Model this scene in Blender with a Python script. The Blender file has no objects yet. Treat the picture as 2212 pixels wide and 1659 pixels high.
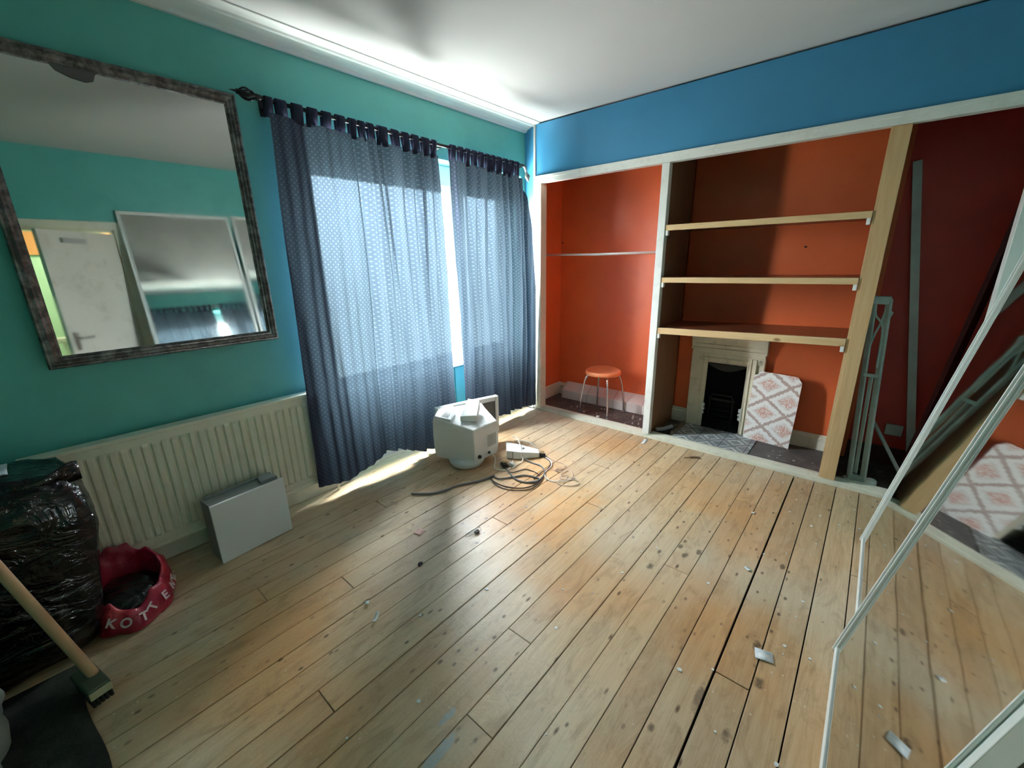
import bpy, math, random
from mathutils import Vector, Matrix, noise
R = math.radians
rnd = random.Random(7)
sc = bpy.context.scene
COL = sc.collection

# ---------------------------------------------------------------- camera
F_PX, YAW, PITCH, ROLL = 905.245, 0.70997, 0.284689, -0.018059
CAM = Vector((-3.35663, -2.67790, 1.5))
fw = Vector((math.cos(YAW)*math.cos(PITCH), math.sin(YAW)*math.cos(PITCH), -math.sin(PITCH)))
rt = fw.cross(Vector((0, 0, 1))).normalized(); up = rt.cross(fw)
r2 = rt*math.cos(ROLL) + up*math.sin(ROLL); u2 = -rt*math.sin(ROLL) + up*math.cos(ROLL)
cd = bpy.data.cameras.new('camera'); cam = bpy.data.objects.new('camera', cd); COL.objects.link(cam)
m = Matrix((r2, u2, -fw)).transposed().to_4x4(); m.translation = CAM; cam.matrix_world = m
cd.sensor_width = 36; cd.sensor_fit = 'HORIZONTAL'; cd.lens = 36*F_PX/2212; cd.clip_start = 0.02; cd.clip_end = 100
sc.camera = cam

# ---------------------------------------------------------------- sky, light, exposure
w = bpy.data.worlds.new('overcast_sky'); sc.world = w; w.use_nodes = True
wn = w.node_tree.nodes; wl = w.node_tree.links
bg = wn['Background']
tc = wn.new('ShaderNodeTexCoord'); sp = wn.new('ShaderNodeSeparateXYZ'); rp = wn.new('ShaderNodeValToRGB')
wl.new(tc.outputs['Generated'], sp.inputs[0]); wl.new(sp.outputs['Z'], rp.inputs[0]); wl.new(rp.outputs[0], bg.inputs['Color'])
rp.color_ramp.elements[0].position = 0.45; rp.color_ramp.elements[0].color = (0.34, 0.35, 0.33, 1)
rp.color_ramp.elements[1].position = 0.56; rp.color_ramp.elements[1].color = (0.90, 0.96, 1.0, 1)
bg.inputs['Strength'].default_value = 120.0
mp = wn.new('ShaderNodeMapRange'); wl.new(sp.outputs['Z'], mp.inputs[0]); mp.inputs[1].default_value = -1; mp.inputs[2].default_value = 1
wl.new(mp.outputs[0], rp.inputs[0])

def area(name, loc, rot, sx, sy, power, color, portal=False):
    l = bpy.data.lights.new(name, 'AREA'); l.shape = 'RECTANGLE'; l.size = sx; l.size_y = sy; l.energy = power; l.color = color
    o = bpy.data.objects.new(name, l); COL.objects.link(o); o.location = loc; o.rotation_euler = rot
    if portal: l.cycles.is_portal = True
    return o
area('window_daylight_portal', (-1.05, 0.26, 1.36), (R(-90), 0, 0), 1.98, 1.56, 1, (1, 1, 1), True)
# ceiling lamp of the hallway behind the open door, outside this room
area('hallway_ceiling_light', (-2.2, -4.0, 2.5), (0, 0, 0), 0.5, 0.5, 38, (1.0, 0.86, 0.68))

sc.view_settings.view_transform = 'Standard'; sc.view_settings.look = 'None'
sc.view_settings.gamma = 1; sc.view_settings.use_curve_mapping = False
sc.view_settings.exposure = 1.15
sc.cycles.max_bounces = 14; sc.cycles.diffuse_bounces = 9; sc.cycles.transparent_max_bounces = 12
sc.cycles.sample_clamp_indirect = 12
sc.cycles.use_denoising = True

# ---------------------------------------------------------------- mesh helpers
class MB:
    def __init__(s): s.v = []; s.f = []; s.sm = []; s.mi = []; s.uv = None
    def add(s, vs, fs, smooth=False, mi=0):
        b = len(s.v); s.v += [tuple(x) for x in vs]
        for f in fs: s.f.append([b+i for i in f]); s.sm.append(smooth); s.mi.append(mi)
        return s
    def box(s, a, b, M=None, mi=0):
        x0, y0, z0 = a; x1, y1, z1 = b
        x0, x1 = min(x0, x1), max(x0, x1); y0, y1 = min(y0, y1), max(y0, y1); z0, z1 = min(z0, z1), max(z0, z1)
        vs = [Vector(p) for p in ((x0,y0,z0),(x1,y0,z0),(x1,y1,z0),(x0,y1,z0),(x0,y0,z1),(x1,y0,z1),(x1,y1,z1),(x0,y1,z1))]
        if M: vs = [M @ p for p in vs]
        return s.add(vs, [(0,3,2,1),(4,5,6,7),(0,1,5,4),(1,2,6,5),(2,3,7,6),(3,0,4,7)], mi=mi)
    def beam(s, p, q, wx, wz, upv=(0,0,1)):
        p = Vector(p); q = Vector(q); d = (q-p); L = d.length; d.normalize()
        a = Vector(upv).cross(d)
        if a.length < 1e-4: a = Vector((1,0,0)).cross(d)
        a.normalize(); b = d.cross(a)
        M = Matrix((a, b, d)).transposed().to_4x4(); M.translation = p
        return s.box((-wx/2, -wz/2, 0), (wx/2, wz/2, L), M)
    def tube(s, pts, r, n=10, cap=True, closed=False):
        pts = [Vector(p) for p in pts]; N = len(pts); vs = []
        prev = None
        for i, p in enumerate(pts):
            if closed: d = pts[(i+1) % N] - pts[i-1]
            else: d = pts[min(i+1, N-1)] - pts[max(i-1, 0)]
            d.normalize()
            if prev is None:
                a = d.orthogonal().normalized()
            else:
                a = (prev - d*prev.dot(d)).normalized()
            prev = a; b = d.cross(a)
            rr = r[i] if isinstance(r, (list, tuple)) else r
            for k in range(n):
                t = 2*math.pi*k/n; vs.append(p + (a*math.cos(t) + b*math.sin(t))*rr)
        fs = []
        for i in range(N if closed else N-1):
            j = (i+1) % N
            for k in range(n):
                fs.append((i*n+k, i*n+(k+1) % n, j*n+(k+1) % n, j*n+k))
        s.add(vs, fs, True)
        if cap and not closed:
            b = len(s.v) - len(vs)
            s.f.append([b+k for k in range(n)][::-1]); s.sm.append(False); s.mi.append(0)
            s.f.append([b+(N-1)*n+k for k in range(n)]); s.sm.append(False); s.mi.append(0)
        return s
    def lathe(s, prof, c=(0,0,0), n=32, M=None):
        vs = []; N = len(prof)
        for r_, z in prof:
            for k in range(n):
                t = 2*math.pi*k/n; p = Vector((r_*math.cos(t), r_*math.sin(t), z))
                if M: p = M @ p
                vs.append(p + Vector(c))
        fs = [(i*n+k, i*n+(k+1) % n, (i+1)*n+(k+1) % n, (i+1)*n+k) for i in range(N-1) for k in range(n)]
        return s.add(vs, fs, True)
    def prism(s, poly, axis, a, b, smooth=False):
        # poly: 2-D points; axis 0/1/2 is the extrusion axis, from a to b
        def P(p, t):
            l = [p[0], p[1]]; l.insert(axis, t); return l
        n = len(poly); vs = [P(p, a) for p in poly] + [P(p, b) for p in poly]
        fs = [tuple(range(n))[::-1], tuple(range(n, 2*n))] + [(i, (i+1) % n, n+(i+1) % n, n+i) for i in range(n)]
        return s.add(vs, fs, smooth)
    def build(s, name, mat=None, parent=None, bevel=0, seg=2, mats=None, solid=0, subsurf=0):
        me = bpy.data.meshes.new(name); me.from_pydata(s.v, [], s.f)
        for p, q, i in zip(me.polygons, s.sm, s.mi): p.use_smooth = q; p.material_index = i
        for mm in (mats or ([mat] if mat else [])): me.materials.append(mm)
        if s.uv:
            ul = me.uv_layers.new(name='UVMap')
            for lo in me.loops: ul.data[lo.index].uv = s.uv[lo.vertex_index]
        import bmesh
        bm = bmesh.new(); bm.from_mesh(me); bmesh.ops.recalc_face_normals(bm, faces=bm.faces); bm.to_mesh(me); bm.free()
        me.update()
        o = bpy.data.objects.new(name, me); COL.objects.link(o)
        if parent: o.parent = parent
        if solid: md = o.modifiers.new('solid', 'SOLIDIFY'); md.thickness = solid; md.offset = 0
        if bevel: md = o.modifiers.new('bevel', 'BEVEL'); md.width = bevel; md.segments = seg; md.limit_method = 'ANGLE'; md.angle_limit = R(40)
        if subsurf: md = o.modifiers.new('sub', 'SUBSURF'); md.levels = subsurf; md.render_levels = subsurf
        return o

def tag(o, label, cat, group=None, kind=None):
    o['label'] = label; o['category'] = cat
    if group: o['group'] = group
    if kind: o['kind'] = kind
    return o
def thing(name, label, cat, loc=(0,0,0), group=None):
    o = bpy.data.objects.new(name, None); COL.objects.link(o); o.location = loc; o.empty_display_size = 0.05
    tag(o, label, cat, group); return o
def adopt(root):
    # children are modelled in world space: keep them there under a root that sits at the thing's base
    for ch in [x for x in bpy.data.objects if x.parent == root]:
        ch.matrix_parent_inverse = Matrix.Translation(root.location).inverted()
def struct(o, label=None, cat='room'):
    o['kind'] = 'structure'
    if label: o['label'] = label
    o['category'] = cat
    return o
def spline(pts, n=8, closed=False):
    P = [Vector(p) for p in pts]; out = []; N = len(P)
    rng = range(N) if closed else range(N-1)
    for i in rng:
        if closed: a, b, c, d = P[i-1], P[i], P[(i+1) % N], P[(i+2) % N]
        else: a, b, c, d = P[max(i-1, 0)], P[i], P[i+1], P[min(i+2, N-1)]
        for k in range(n):
            t = k/n
            out.append(0.5*((2*b) + (c-a)*t + (2*a-5*b+4*c-d)*t*t + (3*b-a-3*c+d)*t**3))
    if not closed: out.append(P[-1])
    return out

# ---------------------------------------------------------------- materials
class NT:
    def __init__(s, name, rough=0.6, spec=0.4, metal=0.0):
        s.m = bpy.data.materials.new(name); s.m.use_nodes = True; s.t = s.m.node_tree; s.n = s.t.nodes; s.l = s.t.links
        s.b = s.n['Principled BSDF']; s.b.inputs['Roughness'].default_value = rough
        s.b.inputs['Specular IOR Level'].default_value = spec; s.b.inputs['Metallic'].default_value = metal
        s.tc = s.n.new('ShaderNodeTexCoord')
    def map(s, scale=(1,1,1), loc=(0,0,0), src='Object', rot=(0,0,0)):
        q = s.n.new('ShaderNodeMapping'); s.l.new(s.tc.outputs[src], q.inputs[0])
        q.inputs['Scale'].default_value = scale; q.inputs['Location'].default_value = loc; q.inputs['Rotation'].default_value = rot
        return q.outputs[0]
    def noise(s, vec, scale=5, detail=4, rough=0.55, dist=0):
        q = s.n.new('ShaderNodeTexNoise'); s.l.new(vec, q.inputs['Vector']); q.inputs['Scale'].default_value = scale
        q.inputs['Detail'].default_value = detail; q.inputs['Roughness'].default_value = rough; q.inputs['Distortion'].default_value = dist
        return q.outputs['Fac']
    def voro(s, vec, scale=5, feature='F1', rand=1.0):
        q = s.n.new('ShaderNodeTexVoronoi'); s.l.new(vec, q.inputs['Vector']); q.inputs['Scale'].default_value = scale; q.feature = feature
        q.inputs['Randomness'].default_value = rand
        return q.outputs['Distance']
    def ramp(s, fac, stops):
        q = s.n.new('ShaderNodeValToRGB'); s.l.new(fac, q.inputs[0]); e = q.color_ramp.elements
        while len(e) < len(stops): e.new(0.5)
        for el, (p, c) in zip(e, stops):
            el.position = p; el.color = (c, c, c, 1) if isinstance(c, (int, float)) else (*c, 1)
        return q.outputs[0]
    def mix(s, fac, a, b, mode='MIX'):
        q = s.n.new('ShaderNodeMix'); q.data_type = 'RGBA'; q.blend_type = mode
        for sock, val in ((q.inputs[0], fac), (q.inputs[6], a), (q.inputs[7], b)):
            if hasattr(val, 'links'): s.l.new(val, sock)
            elif isinstance(val, (int, float)): sock.default_value = val
            else: sock.default_value = (*val, 1)
        return q.outputs[2]
    def math(s, op, a, b=None, clamp=False):
        q = s.n.new('ShaderNodeMath'); q.operation = op; q.use_clamp = clamp
        for sock, val in ((q.inputs[0], a), (q.inputs[1], b)):
            if val is None: continue
            if hasattr(val, 'links'): s.l.new(val, sock)
            else: sock.default_value = val
        return q.outputs[0]
    def sep(s, vec):
        q = s.n.new('ShaderNodeSeparateXYZ'); s.l.new(vec, q.inputs[0]); return q.outputs
    def color(s, c):
        if hasattr(c, 'links'): s.l.new(c, s.b.inputs['Base Color'])
        else: s.b.inputs['Base Color'].default_value = (*c, 1)
        return s
    def rough(s, c): s.l.new(c, s.b.inputs['Roughness']); return s
    def bump(s, h, strength=0.2, dist=0.01):
        q = s.n.new('ShaderNodeBump'); s.l.new(h, q.inputs['Height']); q.inputs['Strength'].default_value = strength
        q.inputs['Distance'].default_value = dist; s.l.new(q.outputs[0], s.b.inputs['Normal']); return s

def lin(r, g, b):
    f = lambda c: (c/255/12.92) if c/255 <= 0.04045 else ((c/255+0.055)/1.055)**2.4
    return (f(r), f(g), f(b))
def paint(name, c, var=0.12, rough=0.6, spec=0.35, scale=3, bump=0.08, dirt=None, dirt_amt=0.3):
    k = NT(name, rough, spec); v = k.map()
    n1 = k.noise(v, scale, 5); dark = tuple(x*(1-var) for x in c); light = tuple(min(1, x*(1+var*0.6)) for x in c)
    col = k.mix(k.ramp(n1, [(0.3, 0.0), (0.7, 1.0)]), dark, light)
    if dirt:
        n2 = k.noise(k.map(loc=(3.1, 1.7, 0.4)), scale*2.3, 6, 0.65)
        col = k.mix(k.math('MULTIPLY', k.ramp(n2, [(0.52, 0.0), (0.72, 1.0)]), dirt_amt), col, dirt)
    k.color(col); k.bump(k.noise(v, 60, 3), bump, 0.004)
    return k.m
def plain(name, c, rough=0.5, spec=0.4, metal=0.0, var=0.06, scale=12):
    k = NT(name, rough, spec, metal); v = k.map()
    k.color(k.mix(k.noise(v, scale, 3), tuple(x*(1-var) for x in c), tuple(min(1, x*(1+var)) for x in c)))
    return k.m
def woodmat(name, c1, c2, axis=2, rough=0.55, scale=10, knots=None):
    k = NT(name, rough, 0.35); s = [scale*1.0]*3; s[axis] = scale*0.07; v = k.map(tuple(s))
    n = k.noise(v, 3.2, 6, 0.6, 0.6); fine = k.noise(v, 14, 4)
    col = k.mix(k.ramp(n, [(0.3, 0.0), (0.7, 1.0)]), c1, c2)
    col = k.mix(k.math('MULTIPLY', fine, 0.3), col, tuple(x*0.6 for x in c1))
    if knots:
        s2 = [4.0]*3; s2[axis] = 2.2
        kv = k.voro(k.map(tuple(s2)), 1.6)
        col = k.mix(k.ramp(kv, [(0.05, 1.0), (0.11, 0.0)]), col, knots)
    k.color(col); k.bump(fine, 0.1, 0.003)
    return k.m

TEAL = (0.115, 0.45, 0.41)
M_teal = paint('teal_wall_paint', TEAL, 0.08, 0.42, 0.4, 1.6, 0.12, dirt=(0.04, 0.27, 0.26), dirt_amt=0.25)
M_blue = paint('blue_wall_paint', (0.05, 0.235, 0.42), 0.08, 0.4, 0.4, 2.0, 0.08)
M_orange = paint('orange_wall_paint', (0.74, 0.145, 0.045), 0.10, 0.38, 0.4, 2.0, 0.08, dirt=(0.62, 0.10, 0.03), dirt_amt=0.3)
M_ceil = paint('ceiling_plaster', (0.57, 0.57, 0.57), 0.04, 0.85, 0.2, 1.2, 0.1)
M_corn = paint('cornice_plaster', (0.68, 0.70, 0.69), 0.04, 0.7, 0.25, 3, 0.05)
M_gloss = paint('cream_gloss_paint', (0.72, 0.69, 0.58), 0.06, 0.32, 0.5, 6, 0.05, dirt=(0.4, 0.36, 0.27), dirt_amt=0.4)
M_white = paint('white_trim_paint', (0.74, 0.74, 0.70), 0.05, 0.4, 0.45, 6, 0.04, dirt=(0.45, 0.43, 0.38), dirt_amt=0.35)
M_grime = paint('batten_grey_paint', (0.42, 0.40, 0.38), 0.2, 0.6, 0.3, 9)
M_dust = paint('dusty_dark_floor', (0.085, 0.068, 0.062), 0.35, 0.6, 0.4, 6, 0.3, dirt=(0.30, 0.25, 0.22), dirt_amt=0.6)
M_black = plain('black_void', (0.006, 0.006, 0.006), 0.9, 0.1)
M_pine = woodmat('pine_post', lin(196, 158, 112), lin(214, 182, 138), 2, 0.55, 9, knots=(0.25, 0.12, 0.05))
M_pine_y = woodmat('pine_shelf_edge', lin(206, 170, 124), lin(226, 196, 150), 1, 0.5, 9, knots=(0.28, 0.14, 0.06))
M_stain = woodmat('red_brown_shelf_top', (0.16, 0.045, 0.022), (0.26, 0.08, 0.04), 1, 0.28, 9)
M_chip = woodmat('brown_chipboard', (0.22, 0.105, 0.05), (0.30, 0.15, 0.08), 2, 0.5, 12)

# old floorboards: tone per board from the mesh, pine grain, knots, stains
def floor_mat():
    k = NT('old_pine_floorboards', 0.4, 0.5)
    at = k.n.new('ShaderNodeAttribute'); at.attribute_name = 'tone'; tone = at.outputs['Fac']
    cmb = k.n.new('ShaderNodeCombineXYZ'); k.l.new(k.math('MULTIPLY', tone, 17.0), cmb.inputs[0]); k.l.new(k.math('MULTIPLY', tone, 9.0), cmb.inputs[2])
    ad = k.n.new('ShaderNodeVectorMath'); ad.operation = 'ADD'; k.l.new(k.tc.outputs['Object'], ad.inputs[0]); k.l.new(cmb.outputs[0], ad.inputs[1])
    def mp_(scale):
        q = k.n.new('ShaderNodeMapping'); k.l.new(ad.outputs[0], q.inputs[0]); q.inputs['Scale'].default_value = scale; return q.outputs[0]
    g = k.noise(mp_((0.9, 14, 1)), 2.2, 7, 0.62, 1.2)
    fine = k.noise(mp_((4, 120, 1)), 2.0, 4, 0.6, 0.2)
    col = k.mix(k.ramp(g, [(0.25, 0.0), (0.75, 1.0)]), lin(190, 158, 120), lin(234, 210, 174))
    col = k.mix(tone, k.mix(0.5, col, lin(160, 120, 80)), k.mix(0.35, col, lin(214, 180, 138)))
    col = k.mix(k.math('MULTIPLY', k.ramp(fine, [(0.45, 0), (0.75, 1)]), 0.30), col, lin(112, 80, 52))
    # worn greyish and amber varnish patches
    wv = k.noise(k.map(), 0.9, 4, 0.5); col = k.mix(k.math('MULTIPLY', k.ramp(wv, [(0.42, 0), (0.62, 1)]), 0.55), col, lin(220, 210, 190))
    wo = k.noise(k.map(loc=(4.2, 0.7, 0)), 1.1, 3, 0.5); col = k.mix(k.math('MULTIPLY', k.ramp(wo, [(0.50, 0), (0.66, 1)]), 0.5), col, lin(214, 150, 84))
    gm = k.noise(mp_((1.2, 3.0, 1)), 4.5, 7, 0.7, 0.8); col = k.mix(k.math('MULTIPLY', k.ramp(gm, [(0.50, 0), (0.68, 1)]), 0.42), col, lin(126, 92, 58))
    # knots and marks
    kn = k.voro(mp_((2.2, 6.0, 1)), 2.0); col = k.mix(k.ramp(kn, [(0.045, 0.85), (0.10, 0.0)]), col, lin(84, 50, 28))
    k2 = k.voro(k.map((1, 1.7, 1), (0.3, 0.2, 0)), 11.0); gate = k.ramp(k.noise(k.map(), 2.1, 3), [(0.44, 0), (0.56, 1)])
    col = k.mix(k.math('MULTIPLY', k.ramp(k2, [(0.08, 0.8), (0.16, 0.0)]), gate), col, lin(66, 44, 34))
    sp_ = k.voro(k.map((1, 1, 1), (1.3, 2.2, 0)), 26.0); gate2 = k.ramp(k.noise(k.map(loc=(1, 5, 0)), 1.6, 2), [(0.52, 0), (0.60, 1)])
    col = k.mix(k.math('MULTIPLY', k.ramp(sp_, [(0.06, 0.75), (0.12, 0.0)]), gate2), col, lin(226, 222, 206))
    X, Y, Z = k.sep(k.tc.outputs['Object'])
    nz = k.noise(k.map(), 14, 3); nz2 = k.noise(k.map(), 55, 3)
    def spot(x, y, rx, ry, c, amt, soft=0.5):
        rx *= 0.72; ry *= 0.72
        nonlocal col
        dx = k.math('DIVIDE', k.math('SUBTRACT', X, x), rx); dy = k.math('DIVIDE', k.math('SUBTRACT', Y, y), ry)
        d = k.math('ADD', k.math('MULTIPLY', dx, dx), k.math('MULTIPLY', dy, dy))
        d = k.math('ADD', d, k.math('MULTIPLY', k.math('SUBTRACT', nz, 0.5), 2.2)); d = k.math('ADD', d, k.math('MULTIPLY', k.math('SUBTRACT', nz2, 0.5), 2.0))
        col = k.mix(k.math('MULTIPLY', k.ramp(d, [(soft, 1.0), (1.0, 0.0)]), amt), col, c)
    for x, y, r_ in ((-1.306, -2.101, .022), (-1.366, -2.145, .026), (-1.294, -2.193, .024), (-1.251, -2.106, .018), (-1.557, -2.038, .03),
                     (-1.147, -2.551, .022), (-1.896, -2.592, .03), (-2.164, -2.551, .026), (-1.729, -2.552, .03), (-2.295, -2.35, .02), (-1.42, -2.03, .02)):
        spot(x, y, r_*1.6, r_*0.85, (0.045, 0.024, 0.015), 0.75, 0.1)
    spot(-2.09, -2.44, 0.10, 0.022, (0.05, 0.03, 0.03), 0.6, 0.2)
    spot(-2.80, -1.865, 0.13, 0.028, lin(176, 186, 190), 0.85, 0.5)
    spot(-2.70, -1.80, 0.06, 0.02, lin(170, 182, 188), 0.8, 0.5)
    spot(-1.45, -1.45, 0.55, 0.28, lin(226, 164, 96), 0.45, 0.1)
    k.color(col)
    k.rough(k.math('ADD', k.math('MULTIPLY', k.noise(k.map(), 5, 5, 0.6), 0.22), 0.27))
    k.bump(k.math('ADD', k.math('MULTIPLY', g, 0.6), k.math('ADD', k.math('MULTIPLY', k.noise(k.map(), 22, 3, 0.6, 1.5), 0.9), k.math('MULTIPLY', fine, 0.4))), 0.32, 0.006)
    return k.m
M_floor = floor_mat()

H = 2.673; BACK = -3.26; REAR = -3.87

# ================================================================= SETTING
# floor: individual boards 121 mm wide along x, real gaps, in one mesh
mb = MB(); tones = []
def board(x0, x1, y0, y1, tone, z=0.0):
    n0 = len(mb.f); mb.box((x0, y0, z-0.02), (x1, y1, z)); tones.extend([tone]*(len(mb.f)-n0))
ys = []; k0 = 15
edges = {i: -1.845 + 0.1209*(k0-i) for i in range(-2, 27)}
wide = {20: .008, 19: .003, 23: .0035, 16: .004, 12: .004, 21: .0035, 22: .004}
joints = {3: [-2.1], 5: [-1.1, -2.9], 7: [-2.6], 8: [-0.9], 9: [-1.75], 10: [-0.75], 11: [-2.95], 12: [-1.25], 13: [-0.5], 14: [-2.3],
          15: [-2.66, -0.66], 16: [-0.35], 17: [-1.5], 18: [-0.62], 19: [-2.9, -0.35], 20: [-1.95, -0.12], 21: [-0.4], 22: [-2.25], 23: [-1.0], 24: [-2.0]}
for i in range(-2, 26):
    yt, yb = edges[i], edges[i+1]
    if yb > 0.17 or yt < BACK-0.02: continue
    g1 = wide.get(i, 0.0022)/1.0
    cuts = [REAR-0.05] + sorted(joints.get(i, [])) + [-0.03]
    for a, b in zip(cuts, cuts[1:]):
        board(a+0.0015, b-0.0015, yb+0.0008, yt-g1, rnd.random(), rnd.uniform(-0.0012, 0.0012))
o = mb.build('floor', M_floor, bevel=0.0012, seg=1)
at = o.data.attributes.new('tone', 'FLOAT', 'FACE')
# faces keep their order through recalc_face_normals
for i, t in enumerate(tones): at.data[i].value = t
struct(o, 'bare old pine floorboards with dark gaps and stains', 'floor')
struct(MB().box((REAR-0.1, BACK-0.05, -0.12), (0.75, 0.3, -0.022)).build('floor_joists', plain('subfloor_dark', (0.012, 0.009, 0.007), 0.9)), 'dark space under the floorboards', 'floor')
# wardrobe floor
struct(MB().box((0.095, BACK, -0.02), (0.66, 0.02, 0.0)).build('floor_wardrobe', M_dust), 'dusty dark floor inside the built-in wardrobe', 'floor')

struct(MB().box((REAR-0.1, BACK-0.1, H), (0.75, 0.4, H+0.06)).build('ceiling', M_ceil), 'pale grey plaster ceiling', 'ceiling')

# left wall (window wall), with a full height window recess
WX0, WX1, WT = -2.04, -0.06, 2.25
mb = MB()
mb.box((REAR-0.1, 0, -0.05), (WX0, 0.32, H)); mb.box((WX1, 0, -0.05), (0.75, 0.32, H)); mb.box((WX0, 0, WT), (WX1, 0.32, H))
mb.box((WX0, 0.16, -0.05), (WX1, 0.32, 0.60))
struct(mb.build('wall_left', M_teal), 'teal painted wall with mirror, radiator and curtained window', 'wall')
mb = MB()
for x in [WX0+0.02+i*0.165 for i in range(13)]:
    if x+0.15 < WX1: mb.box((x, 0.148, 0.14), (x+0.15, 0.16, 0.575))
struct(mb.build('trim_window_panelling', plain('turquoise_panel_paint', (0.10, 0.50, 0.47), 0.4), bevel=0.004), 'turquoise boarded panel below the window', 'panelling')
# teal patch behind wardrobe strip and the blue sliver between window wall and wardrobe batten
struct(MB().box((0.0, -0.107, -0.02), (0.05, 0.0, H-0.001)).build('wall_corner', M_blue), 'narrow blue strip of wall beside the wardrobe', 'wall')
# header of the wardrobe
mb = MB(); mb.box((0.0, BACK, 2.235), (0.045, -0.107, 2.660))
struct(mb.build('wall_right', M_blue, bevel=0.002), 'bright blue panel above the open wardrobe', 'wall')
struct(MB().box((-0.012, -0.128, 0), (0.05, -0.107, H-0.006)).build('trim_batten', M_grime, bevel=0.002), 'thin grey batten in the corner by the curtain', 'trim')
# wardrobe back and sides
mb = MB(); mb.box((0.60, -1.40, -0.02), (0.70, 0.001, H)); mb.box((0.56, -2.70, -0.02), (0.70, -1.37, H))
struct(MB().box((0.60, BACK, -0.02), (0.70, -2.66, H)).build('wall_wardrobe_right', paint('shaded_orange_wall_paint', (0.62, 0.065, 0.045), 0.15, 0.4)), 'orange wall in the right wardrobe bay, coloured dull red for shade', 'wall')  # shade on the orange wall is put into the colour as dull red
struct(mb.build('wall_wardrobe_back', M_orange), 'orange painted wall inside the wardrobe', 'wall')
struct(MB().box((0.05, -0.012, -0.02), (0.6, -0.0005, H-0.001)).build('wall_wardrobe_side', M_orange), 'orange side wall inside the wardrobe', 'wall')
# back wall with the door hole
DX0, DX1, DH = -3.33, -2.55, 1.975
mb = MB()
mb.box((REAR-0.1, BACK-0.12, -0.05), (DX0, BACK, H)); mb.box((DX1, BACK-0.12, -0.05), (0.0, BACK, H)); mb.box((DX0, BACK-0.12, DH), (DX1, BACK, H))
struct(mb.build('wall_back', M_teal), 'teal wall opposite the window', 'wall')
struct(MB().box((0.0, BACK-0.12, -0.05), (0.75, BACK, H)).build('wall_wardrobe_end', plain('dark_red_end_wall', (0.12, 0.012, 0.012), 0.6)), 'dark red end wall of the wardrobe', 'wall')  # plain dark red, deeper than the back of the bay
struct(MB().box((REAR-0.1, BACK-0.1, -0.05), (REAR, 0.1, H)).build('wall_rear', M_teal), 'teal wall behind the camera', 'wall')
# cornice along the window wall
prof = [(0.0, 2.612), (-0.022, 2.612), (-0.028, 2.628), (-0.062, 2.640), (-0.088, 2.652), (-0.094, 2.647), (-0.112, 2.647), (-0.118, 2.656), (-0.150, 2.660), (-0.172, 2.666), (-0.172, H), (0.0, H)]
struct(MB().prism(prof, 0, REAR, -0.001).build('trim_cornice', M_corn, bevel=0.002), 'white plaster cornice above the window wall', 'cornice')
# skirting boards
def skirt(name, a, b, lab, mat=M_gloss):
    # a, b: 2-D ends of the wall line, board to the room side (left of a->b)
    a = Vector((*a, 0)); b = Vector((*b, 0)); d = (b-a).normalized(); n = Vector((-d.y, d.x, 0)); L = (b-a).length
    M = Matrix((d, n, Vector((0, 0, 1)))).transposed().to_4x4(); M.translation = a
    mbx = MB(); pr = [(0, 0), (0.02, 0), (0.02, 0.105), (0.012, 0.112), (0.012, 0.125), (0.005, 0.135), (0, 0.135)]
    n_ = len(pr); vs = [M @ Vector((0, p[0], p[1])) for p in pr] + [M @ Vector((L, p[0], p[1])) for p in pr]
    mbx.add(vs, [tuple(range(n_)), tuple(range(n_, 2*n_))] + [(i, (i+1) % n_, n_+(i+1) % n_, n_+i) for i in range(n_)])
    return struct(mbx.build(name, mat), lab, 'skirting board')
skirt('baseboard_left', (WX0, -0.0), (REAR, -0.0), 'cream skirting board below the radiator')
skirt('baseboard_window', (WX1, 0.148), (WX0, 0.148), 'skirting board in the window recess')
skirt('baseboard_wardrobe', (0.6, -1.37), (0.6, -0.012), 'cream skirting board in the left wardrobe bay')
skirt('baseboard_wardrobe_side', (0.598, -0.012), (0.05, -0.012), 'cream skirting return in the left wardrobe bay')
skirt('baseboard_chimney', (0.56, -2.60), (0.56, -2.06), 'cream skirting board right of the fireplace')
skirt('baseboard_chimney_left', (0.56, -1.60), (0.56, -1.36), 'cream skirting board left of the fireplace')
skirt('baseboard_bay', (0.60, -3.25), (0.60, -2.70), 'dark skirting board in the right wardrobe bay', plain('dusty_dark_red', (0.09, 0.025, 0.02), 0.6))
skirt('baseboard_back', (DX1+0.08, BACK), (0.0, BACK), 'cream skirting board behind the sliding doors')

struct(MB().box((-0.020, -0.106, 0.0), (-0.0005, -0.001, 0.13)).box((-0.06, -0.020, 0.0), (-0.020, -0.0005, 0.13)).build('baseboard_corner', M_gloss, bevel=0.003), 'short cream skirting in the corner by the wardrobe', 'skirting board')
# wardrobe face frame: rail with groove, jambs, bottom track
mb = MB(); mb.box((-0.016, -3.19, 2.178), (0.045, -0.128, 2.232)); mb.box((-0.022, -3.19, 2.214), (-0.01, -0.128, 2.240)); 
struct(mb.build('trim_header_rail', M_white, bevel=0.003), 'white top rail of the wardrobe opening', 'trim')
struct(MB().box((-0.008, -0.188, 0.0), (0.085, -0.128, 2.178)).build('trim_jamb_left', M_gloss, bevel=0.003), 'cream left jamb of the wardrobe', 'trim')
struct(MB().box((-0.008, -3.215, 0.0), (0.085, -3.155, 2.178)).build('trim_jamb_right', M_white, bevel=0.003), 'white right jamb of the wardrobe', 'trim')
mb = MB(); mb.box((-0.03, -3.155, -0.02), (0.095, -0.128, 0.010))
for x0, x1, h in ((-0.03, -0.018, 0.020), (0.008, 0.014, 0.026), (0.036, 0.042, 0.026), (0.066, 0.095, 0.022)): mb.box((x0, -3.155, 0.005), (x1, -0.128, h))
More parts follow.
